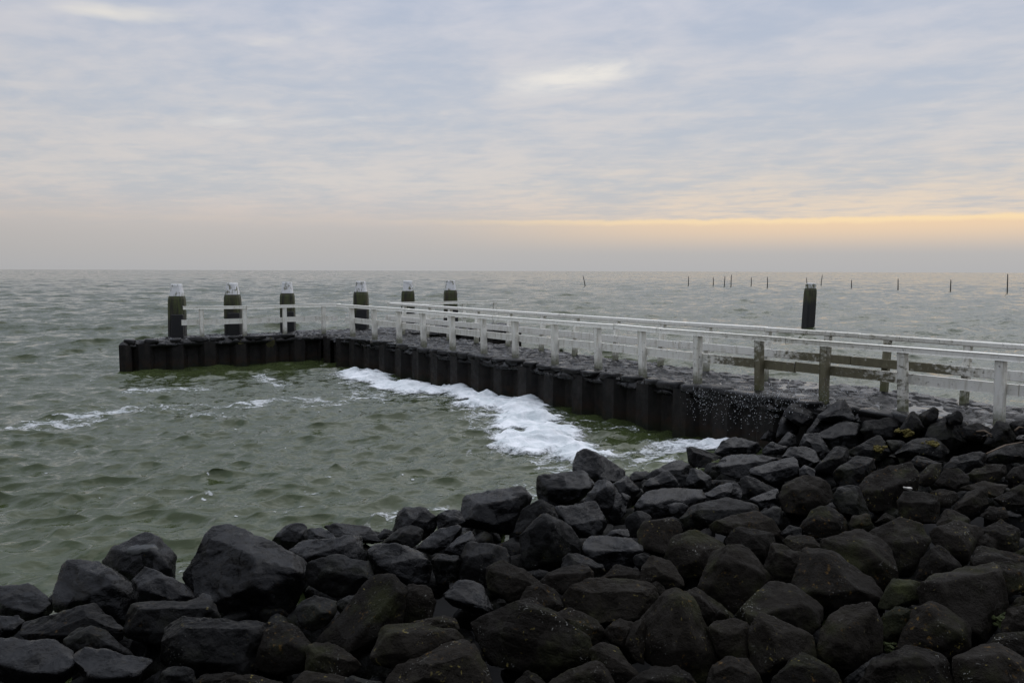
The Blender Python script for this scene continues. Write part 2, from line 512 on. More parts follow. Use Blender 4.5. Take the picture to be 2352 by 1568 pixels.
m, n = material('grey_stake_wood')
n.put(n.b.inputs['Base Color'], n.mix(n.noise(n.pos, 3, 3), (.030, .029, .028), (.055, .05, .048))); n.b.inputs['Roughness'].default_value = .8
M['stake'] = m
m, n = material('dry_reed')
n.put(n.b.inputs['Base Color'], n.mix(n.noise(n.pos, 12, 3), (.075, .05, .032), (.13, .095, .06))); n.b.inputs['Roughness'].default_value = .8
M['reed'] = m
m, n = material('green_moss')
n.put(n.b.inputs['Base Color'], n.mix(n.noise(n.pos, 30, 3), (.016, .026, .006), (.045, .055, .010))); n.b.inputs['Roughness'].default_value = .95
M['moss'] = m
m, n = material('yellow_moss')
n.put(n.b.inputs['Base Color'], n.mix(n.noise(n.pos, 30, 3), (.05, .045, .008), (.13, .10, .015))); n.b.inputs['Roughness'].default_value = .95
M['ymoss'] = m
m, n = material('pale_pebble')
n.put(n.b.inputs['Base Color'], (.42, .40, .36)); n.b.inputs['Roughness'].default_value = .7
M['pebble'] = m

m, n = material('puddle_water')
n.put(n.b.inputs['Base Color'], (.012, .013, .011)); n.b.inputs['Roughness'].default_value = .04
n.b.inputs['IOR'].default_value = 1.333
n.put(n.b.inputs['Normal'], bump(n, n.noise(n.pos, 5, 3), .25, .03))
M['puddle'] = m


def origin_of(o):
    p = np.zeros(3)
    while o is not None:
        p = p + np.array(o.location); o = o.parent
    return p

def part(name, vf, mat, parent, smooth=False, label=None):
    v = np.asarray(vf[0], float) - origin_of(parent)
    return mesh_obj(name, v, vf[1], mat, parent, None, smooth, label)

# ================================================================== the sea
rng = np.random.default_rng(11)
NW = 100
LAM = np.exp(np.linspace(math.log(.22), math.log(8.5), NW)) * rng.uniform(.95, 1.05, NW)
WK = 2 * np.pi / LAM
TH = math.atan2(-.90, .42) + rng.normal(0, .52, NW)
WDX, WDY = np.cos(TH), np.sin(TH)
WA = .0275 * np.interp(LAM, [.2, .4, .6, 1.4, 3, 6, 9], [2.1, 2.2, 2.0, 1.45, 1.05, .75, .5]) / WK
WP = rng.uniform(0, 2 * np.pi, NW)
NV = np.array([.7866, .6175]); TV = np.array([.6175, -.7866])     # across and along the pier

def sea(x, y, spacing):
    """Gerstner sea surface over base points; returns displaced x, y, z and a crest measure"""
    x = x.astype(np.float32); y = y.astype(np.float32); sp = spacing.astype(np.float32)
    X, Y, Z = x.copy(), y.copy(), np.zeros_like(x)
    J = np.zeros_like(x); MS = np.zeros_like(x)
    off = x * NV[0] + y * NV[1]
    inside = smooth(14.5, 11, off) * smooth(-19, -9, x - .2 * y)
    sh_long, sh_mid = 1 - .74 * inside, 1 - .22 * inside
    gust = (1 + .35 * fbm2(x / 5.5, y / 5.5, 2, 5)).astype(np.float32)
    for i in range(NW):
        ph = (WK[i] * (WDX[i] * x + WDY[i] * y) + WP[i]).astype(np.float32)
        lod = np.clip((LAM[i] / sp - 2.2) / 3.0, 0, 1)
        MS += np.float32((WK[i] * WA[i]) ** 2 / 2) * (1 - lod * lod)
        a = np.float32(WA[i]) * lod * gust
        if LAM[i] > 1.3: a = a * sh_long
        elif LAM[i] > .75: a = a * sh_mid
        s, c = np.sin(ph), np.cos(ph)
        Z += a * s
        X += np.float32(1.05 * WDX[i]) * a * c
        Y += np.float32(1.05 * WDY[i]) * a * c
        J += np.float32(WK[i]) * a * s
    return X, Y, Z, J, np.sqrt(MS)

def build_sea():
    r = [3.6]
    while r[-1] < 268:
        r.append(r[-1] + max(.028, r[-1] * .0034))
    V_, F_, A_, base = [], [], [], 0
    for rr_, nc in ((np.array(r), 1400), (np.arange(262, 3000, 1.15), 560)):      # fine inshore, coarser offshore
        th = np.linspace(rad(-58), rad(58), nc)
        RR, TT = np.meshgrid(rr_, th, indexing='ij')
        RR, TT = RR.ravel(), TT.ravel()
        x, y = RR * np.sin(TT), RR * np.cos(TT)
        X, Y, Z, J, ch = sea(x, y, np.maximum(.028, np.where(RR < 265, RR * .0034, 1.15)))
        V_.append(np.stack([X, Y, Z], 1)); F_.append(grid_faces(len(rr_), nc) + base); base += len(x)
        A_.append(np.stack([x, y, J, ch, RR], 1))
    o = mesh_obj('sea', np.concatenate(V_), np.concatenate(F_), M['water'])
    x, y, J, chop, RR = np.concatenate(A_).T
    tag(o, 'choppy grey green sea reaching to the horizon', 'sea', kind='structure')
    attr(o, 'chop', chop)
    gate = fbm2(x / 9, y / 4, 3, 8)
    attr(o, 'crest_foam', np.clip((J - .62) * 2.2, 0, 1) * smooth(.35, .8, gate) * smooth(14, 30, RR))
    a = np.array(at(1560, 1060, 0)); b = np.array(at(1400, 1085, 0))
    d = np.minimum(np.hypot(x - a[0], (y - a[1])), np.hypot(x - b[0], y - b[1]) + .6)
    attr(o, 'aerated', smooth(2.0, .2, d + .5 * fbm2(x * .9, y * 1.3, 3, 4)) * .6)
    return o
build_sea()

# ================================================================== the pier
DZ = .87
H0, HD = np.array([-11.37, 23.92]), np.array([.866, .5])            # front edge of the T-shaped head
HLEN = 13.53
HB0, HB1 = np.array([-10.85, 26.35]), np.array([.25, 34.05])         # its back edge
OFF0, OFF1 = 11.72, 14.52
T0, T1 = -24.4, .5

def P2(t, off): return TV * t + NV * off

def cells(x, y, size, seed):
    gx, gy = np.floor(x / size).astype(np.int64), np.floor(y / size).astype(np.int64)
    f1 = np.full(x.shape, 9.); f2 = f1.copy(); idv = np.zeros_like(x); tx = np.zeros_like(x); ty = np.zeros_like(x)
    for a in (-1, 0, 1):
        for b in (-1, 0, 1):
            cx, cy = gx + a, gy + b
            h1, h2 = _hash(cx, cy, cx * 0, seed), _hash(cx, cy, cx * 0, seed + 1)
            px, py = (cx + .5 + .42 * h1) * size, (cy + .5 + .42 * h2) * size
            d = np.hypot(x - px, (y - py) * 1.25)
            closer = d < f1
            f2 = np.where(closer, f1, np.minimum(f2, d))
            f1 = np.where(closer, d, f1)
            idv = np.where(closer, _hash(cx, cy, cx * 0, seed + 2), idv)
            tx = np.where(closer, h1, tx); ty = np.where(closer, h2, ty)
    return f1, f2, idv, tx, ty

def deck_height(x, y):
    f1, f2, i, tx, ty = cells(x, y, .27, 31)
    n = fbm2(x * 1.1, y * 1.1, 2, 77)
    h = .018 * i + .25 * f1 * 0 + .05 * smooth(.0, .07, f2 - f1) + (tx * .05 + ty * .03) * f1
    return DZ - .045 + h + .022 * n + .018 * fbm2(x * 6, y * 6, 3, 12)

def deck_mesh(name, pa, pb, qa, qb, nu, nv, parent, lift=0.0, seed=1):
    """rough stone strip between edge pa-pb and edge qa-qb"""
    u = np.linspace(0, 1, nu); v = np.linspace(0, 1, nv)
    UU, VV = np.meshgrid(u, v, indexing='ij')
    L = np.linalg.norm(np.subtract(pb, pa)); W = np.linalg.norm(np.subtract(qa, pa))
    e0 = .07 * fbm2(u * L * 2.2, u * 0, 3, seed) ; e1 = .13 * fbm2(u * L * 1.6, u * 0 + 9, 3, seed + 3)
    VS = (-e0[:, None] / W) * (1 - VV) + (1 + e1[:, None] / W) * VV
    A = np.array(pa)[None, None] * (1 - UU[..., None]) + np.array(pb)[None, None] * UU[..., None]
    B = np.array(qa)[None, None] * (1 - UU[..., None]) + np.array(qb)[None, None] * UU[..., None]
    XY = A * (1 - VS[..., None]) + B * VS[..., None]
    x, y = XY[..., 0], XY[..., 1]
    z = deck_height(x.ravel(), y.ravel()).reshape(x.shape) + lift
    z = z - .09 * (smooth(.06, 0, VV) + smooth(.94, 1, VV))
    # the slab is about 0.15 m thick; its underside returns inwards behind the piling
    def ring(q): return np.concatenate([q[:, :1] * .84 + q[:, -1:] * .16, q[:, :1] * .98 + q[:, -1:] * .02, q, q[:, -1:]], 1)
    x, y = ring(x), ring(y)
    z = np.concatenate([z[:, :1] * 0 + .66, z[:, :1] * 0 + .69, z, z[:, -1:] * 0 - .6], 1)
    x = np.concatenate([x[:1], x, x[-1:]], 0); y = np.concatenate([y[:1], y, y[-1:]], 0)
    z = np.concatenate([z[:1] * 0 - .4, z, z[-1:] * 0 - .4], 0)
    V = np.stack([x.ravel(), y.ravel(), z.ravel()], 1) - origin_of(parent)
    return mesh_obj(name, V, grid_faces(*x.shape), M['deck'], parent, None, True)

def piling(name, a, b, out, ztop, parent, seed=0, phase=0.0):
    """corrugated steel sheet piling from a to b, corrugations towards `out`"""
    a, b = np.array(a, float), np.array(b, float)
    L = np.linalg.norm(b - a); d = (b - a) / L
    n = np.array(out, float); n = n - d * (n @ d); n /= np.linalg.norm(n)
    prof = []
    s = -phase
    rr = random.Random(seed)
    while s < L:
        for ds, o in ((0, 0), (.15, -.21), (.46, -.21), (.61, 0)):
            prof.append((s + ds, o))
        s += .92
    prof = [(min(max(q, 0), L), o) for q, o in prof if q > -.3]
    V, Fc = [], []
    zs = [ztop, ztop - .28, ztop - .6, -.05, -1.4]
    for q, o in prof:
        jz = rr.uniform(-.03, .015) if o == 0 else 0
        for k, z in enumerate(zs):
            p = a + d * q + n * (o + rr.uniform(-.004, .004))
            V.append((p[0], p[1], z + (jz if k == 0 else 0)))
    K = len(zs)
    for i in range(len(prof) - 1):
        for k in range(K - 1):
            Fc.append([i * K + k, i * K + k + 1, (i + 1) * K + k + 1, (i + 1) * K + k])
    return part(name, (V, Fc), M['piling'], parent)

pier = empty('pier', (*P2(-12, 13), 0), 'low T-shaped pier of black sheet piling with a rough wet stone deck', 'pier')
B0 = H0 + HD * ((OFF0 - H0 @ NV) / (HD @ NV))                         # inner corner of head and walkway
B1 = H0 + HD * ((OFF1 - H0 @ NV) / (HD @ NV))
R1 = H0 + HD * HLEN
piling('sheet_piling', H0, B0, (.5, -.866), .83, pier, 1, .10)
piling('sheet_piling', B0, P2(T1, OFF0), -NV, .84, pier, 2, .45)
piling('sheet_piling', B1, R1, (.5, -.866), .83, pier, 3, .2)
piling('sheet_piling', R1, HB1, (.9, -.3), .80, pier, 4)
piling('sheet_piling', H0, HB0, (-.9, .3), .80, pier, 5, .2)
piling('sheet_piling', HB0, HB1, (-.5, .866), .78, pier, 6)
deck_mesh('deck', P2(T0, OFF0), P2(T1, OFF0), P2(T0, OFF1), P2(T1, OFF1), 760, 90, pier, 0, 3)
deck_mesh('deck', H0, R1, HB0, HB1, 400, 75, pier, .012, 9)
# sea water lying between the stones where the waves run over the low end of the deck
def puddles():
    ts = np.linspace(-13.5, T1 - .2, 90); os_ = np.linspace(OFF0 + .22, OFF1 - .04, 24)
    TT, OO = np.meshgrid(ts, os_, indexing='ij')
    x, y = TV[0] * TT + NV[0] * OO, TV[1] * TT + NV[1] * OO
    z = DZ - .075 + .058 * smooth(-13, -8.5, TT) + .004 * fbm2(x.ravel() * 3, y.ravel() * 3, 2, 3).reshape(x.shape)
    o = mesh_obj('water', np.stack([x.ravel(), y.ravel(), z.ravel()], 1), grid_faces(*x.shape), M['puddle'])
    tag(o, 'shallow sea water lying between the stones of the low deck end', 'water', kind='structure')
puddles()
# yellow algae patches on the head's piling: thin crusts on the outer flanges
def crust(s, z, w, h):
    k = 26; V = []; rr = random.Random(int(s * 100))
    d, n = HD, np.array([.5, -.866])
    c0 = H0 + HD * s
    ring = [(w * (.8 + .3 * rr.random()) * math.cos(2 * math.pi * i / k), h * (.75 + .35 * rr.random()) * math.sin(2 * math.pi * i / k)) for i in range(k)]
    for dep in (.0, .014):
        for (a, b) in ring:
            f = 1 if dep == 0 else .9
            p = c0 + d * a * f + n * (.001 + dep); V.append((p[0], p[1], z + b * f))
    F_ = [[i, (i + 1) % k, k + (i + 1) % k, k + i] for i in range(k)] + [[k + i for i in range(k)]]
    part('algae_crust', (V, F_), M['algae'], pier)
# (on the centres of outward flanges)
def flange(px):
    r = ray(px, 790); A = np.array([[HD[0], -r[0]], [HD[1], -r[1]]])
    s = np.linalg.solve(A, -H0)[0]
    k = round((s + .10 - .755) / .92)
    return -.10 + .755 + .92 * k
crust(flange(590), .68, .15, .13); crust(flange(655), .70, .14, .16); crust(flange(520), .74, .10, .06)

# ------------------------------------------------------------------ rocks
def ico(sub):
    bm = bmesh.new(); bmesh.ops.create_icosphere(bm, subdivisions=sub, radius=1)
    v = np.array([q.co[:] for q in bm.verts]); bm.verts.index_update()
    f = np.array([[q.index for q in t.verts] for t in bm.faces]); bm.free()
    return v, f
ICO = {k: ico(k) for k in (2, 3, 4, 5, 6)}

def rock_shape(pts, sub, seed, p=16, cuts=5, rough=1.0, S=None, merge=.88):
    """angular stone: soft intersection of the hull planes of pts plus chipped facets, then weathered"""
    pts = np.asarray(pts, float)
    bm = bmesh.new()
    for q in pts: bm.verts.new(q)
    bmesh.ops.convex_hull(bm, input=bm.verts)
    bm.normal_update()
    c = pts.mean(0)
    nn, hh, cand = [], [], []
    for f in bm.faces:
        n_ = np.array(f.normal[:]); h_ = float(n_ @ (np.array(f.verts[0].co[:]) - c))
        if h_ < 0: n_, h_ = -n_, -h_
        if h_ < 1e-4 or f.calc_area() < 1e-6: continue
        cand.append((f.calc_area(), n_, h_))
    bm.free()
    for a_, n_, h_ in sorted(cand, key=lambda t: -t[0]):          # few, large facets
        if any(n_ @ m_ > merge for m_ in nn): continue
        nn.append(n_); hh.append(h_)
    rg = np.random.default_rng(seed)
    hull = pts - c
    for _ in range(cuts):
        d = rg.normal(size=3); d /= np.linalg.norm(d)
        nn.append(d); hh.append(float((hull @ d).max()) * rg.uniform(.86, .97))
    for k in range(30):                                            # keep every side closed
        zz = 1 - 2 * (k + .5) / 30; an = k * 2.39996
        d = np.array([math.cos(an) * math.sqrt(1 - zz * zz), math.sin(an) * math.sqrt(1 - zz * zz), zz])
        nn.append(d); hh.append(float((hull @ d).max()) * 1.05)
    nn, hh = np.array(nn), np.array(hh)
    e, E = np.linalg.eigh(np.cov(hull.T))
    v, f = ICO[sub]
    d = (v * np.sqrt(np.maximum(e, e.max() * .05))) @ E.T
    d /= np.linalg.norm(d, axis=1)[:, None]
    q = np.maximum(d @ nn.T, 0) / hh
    r = (q ** p).sum(1) ** (-1.0 / p)
    w_ = (q ** (p - 1)) / hh
    N_ = w_ @ nn; N_ /= np.linalg.norm(N_, axis=1)[:, None] + 1e-9
    P = c + d * r[:, None]
    if S is None: S = np.sqrt(e.max()) * 1.4
    k = 1.0 / max(S, .05)
    n1 = fbm(P * k * 1.3 + seed * 7.3, 3, seed)
    n2 = fbm(P * 9 + seed, 4, seed + 5, .6)
    # strata direction
    sdir = rg.normal(size=3); sdir /= np.linalg.norm(sdir)
    lay = np.abs(vnoise(np.stack([(P @ sdir) * k * 5, (P @ np.roll(sdir, 1)) * k * .7, np.zeros(len(P))], 1), seed + 2))
    rid = 1 - np.abs(fbm(P * k * 2.0 + 5, 3, seed + 9))
    amp = S * rough
    disp = amp * (.020 * n1 + .022 * (rid - .7) - .030 * smooth(.10, .0, lay)) + .016 * rough * n2
    P = P + N_ * disp[:, None]
    return P, f

def shore_s(X, Y): return .64 * (X - .1) - .75 * (Y - 10.8)
def shore_z(X, Y):
    s = shore_s(X, Y)
    return np.where(s > 0, .85 * (1 - np.exp(-np.maximum(s, 0) / 1.8)), .32 * s)

def find_depth(px, py, lift):
    r = ray(px, py)
    d = np.arange(2.0, 30, .02)
    z = HCAM + r[2] * d
    hit = np.nonzero(z <= shore_z(r[0] * d, r[1] * d) + lift)[0]
    d0 = d[hit[0]] if len(hit) else 30
    lim = (OFF0 - .25) / max(.05, r[0] * NV[0] + r[1] * NV[1])
    return min(d0, lim)

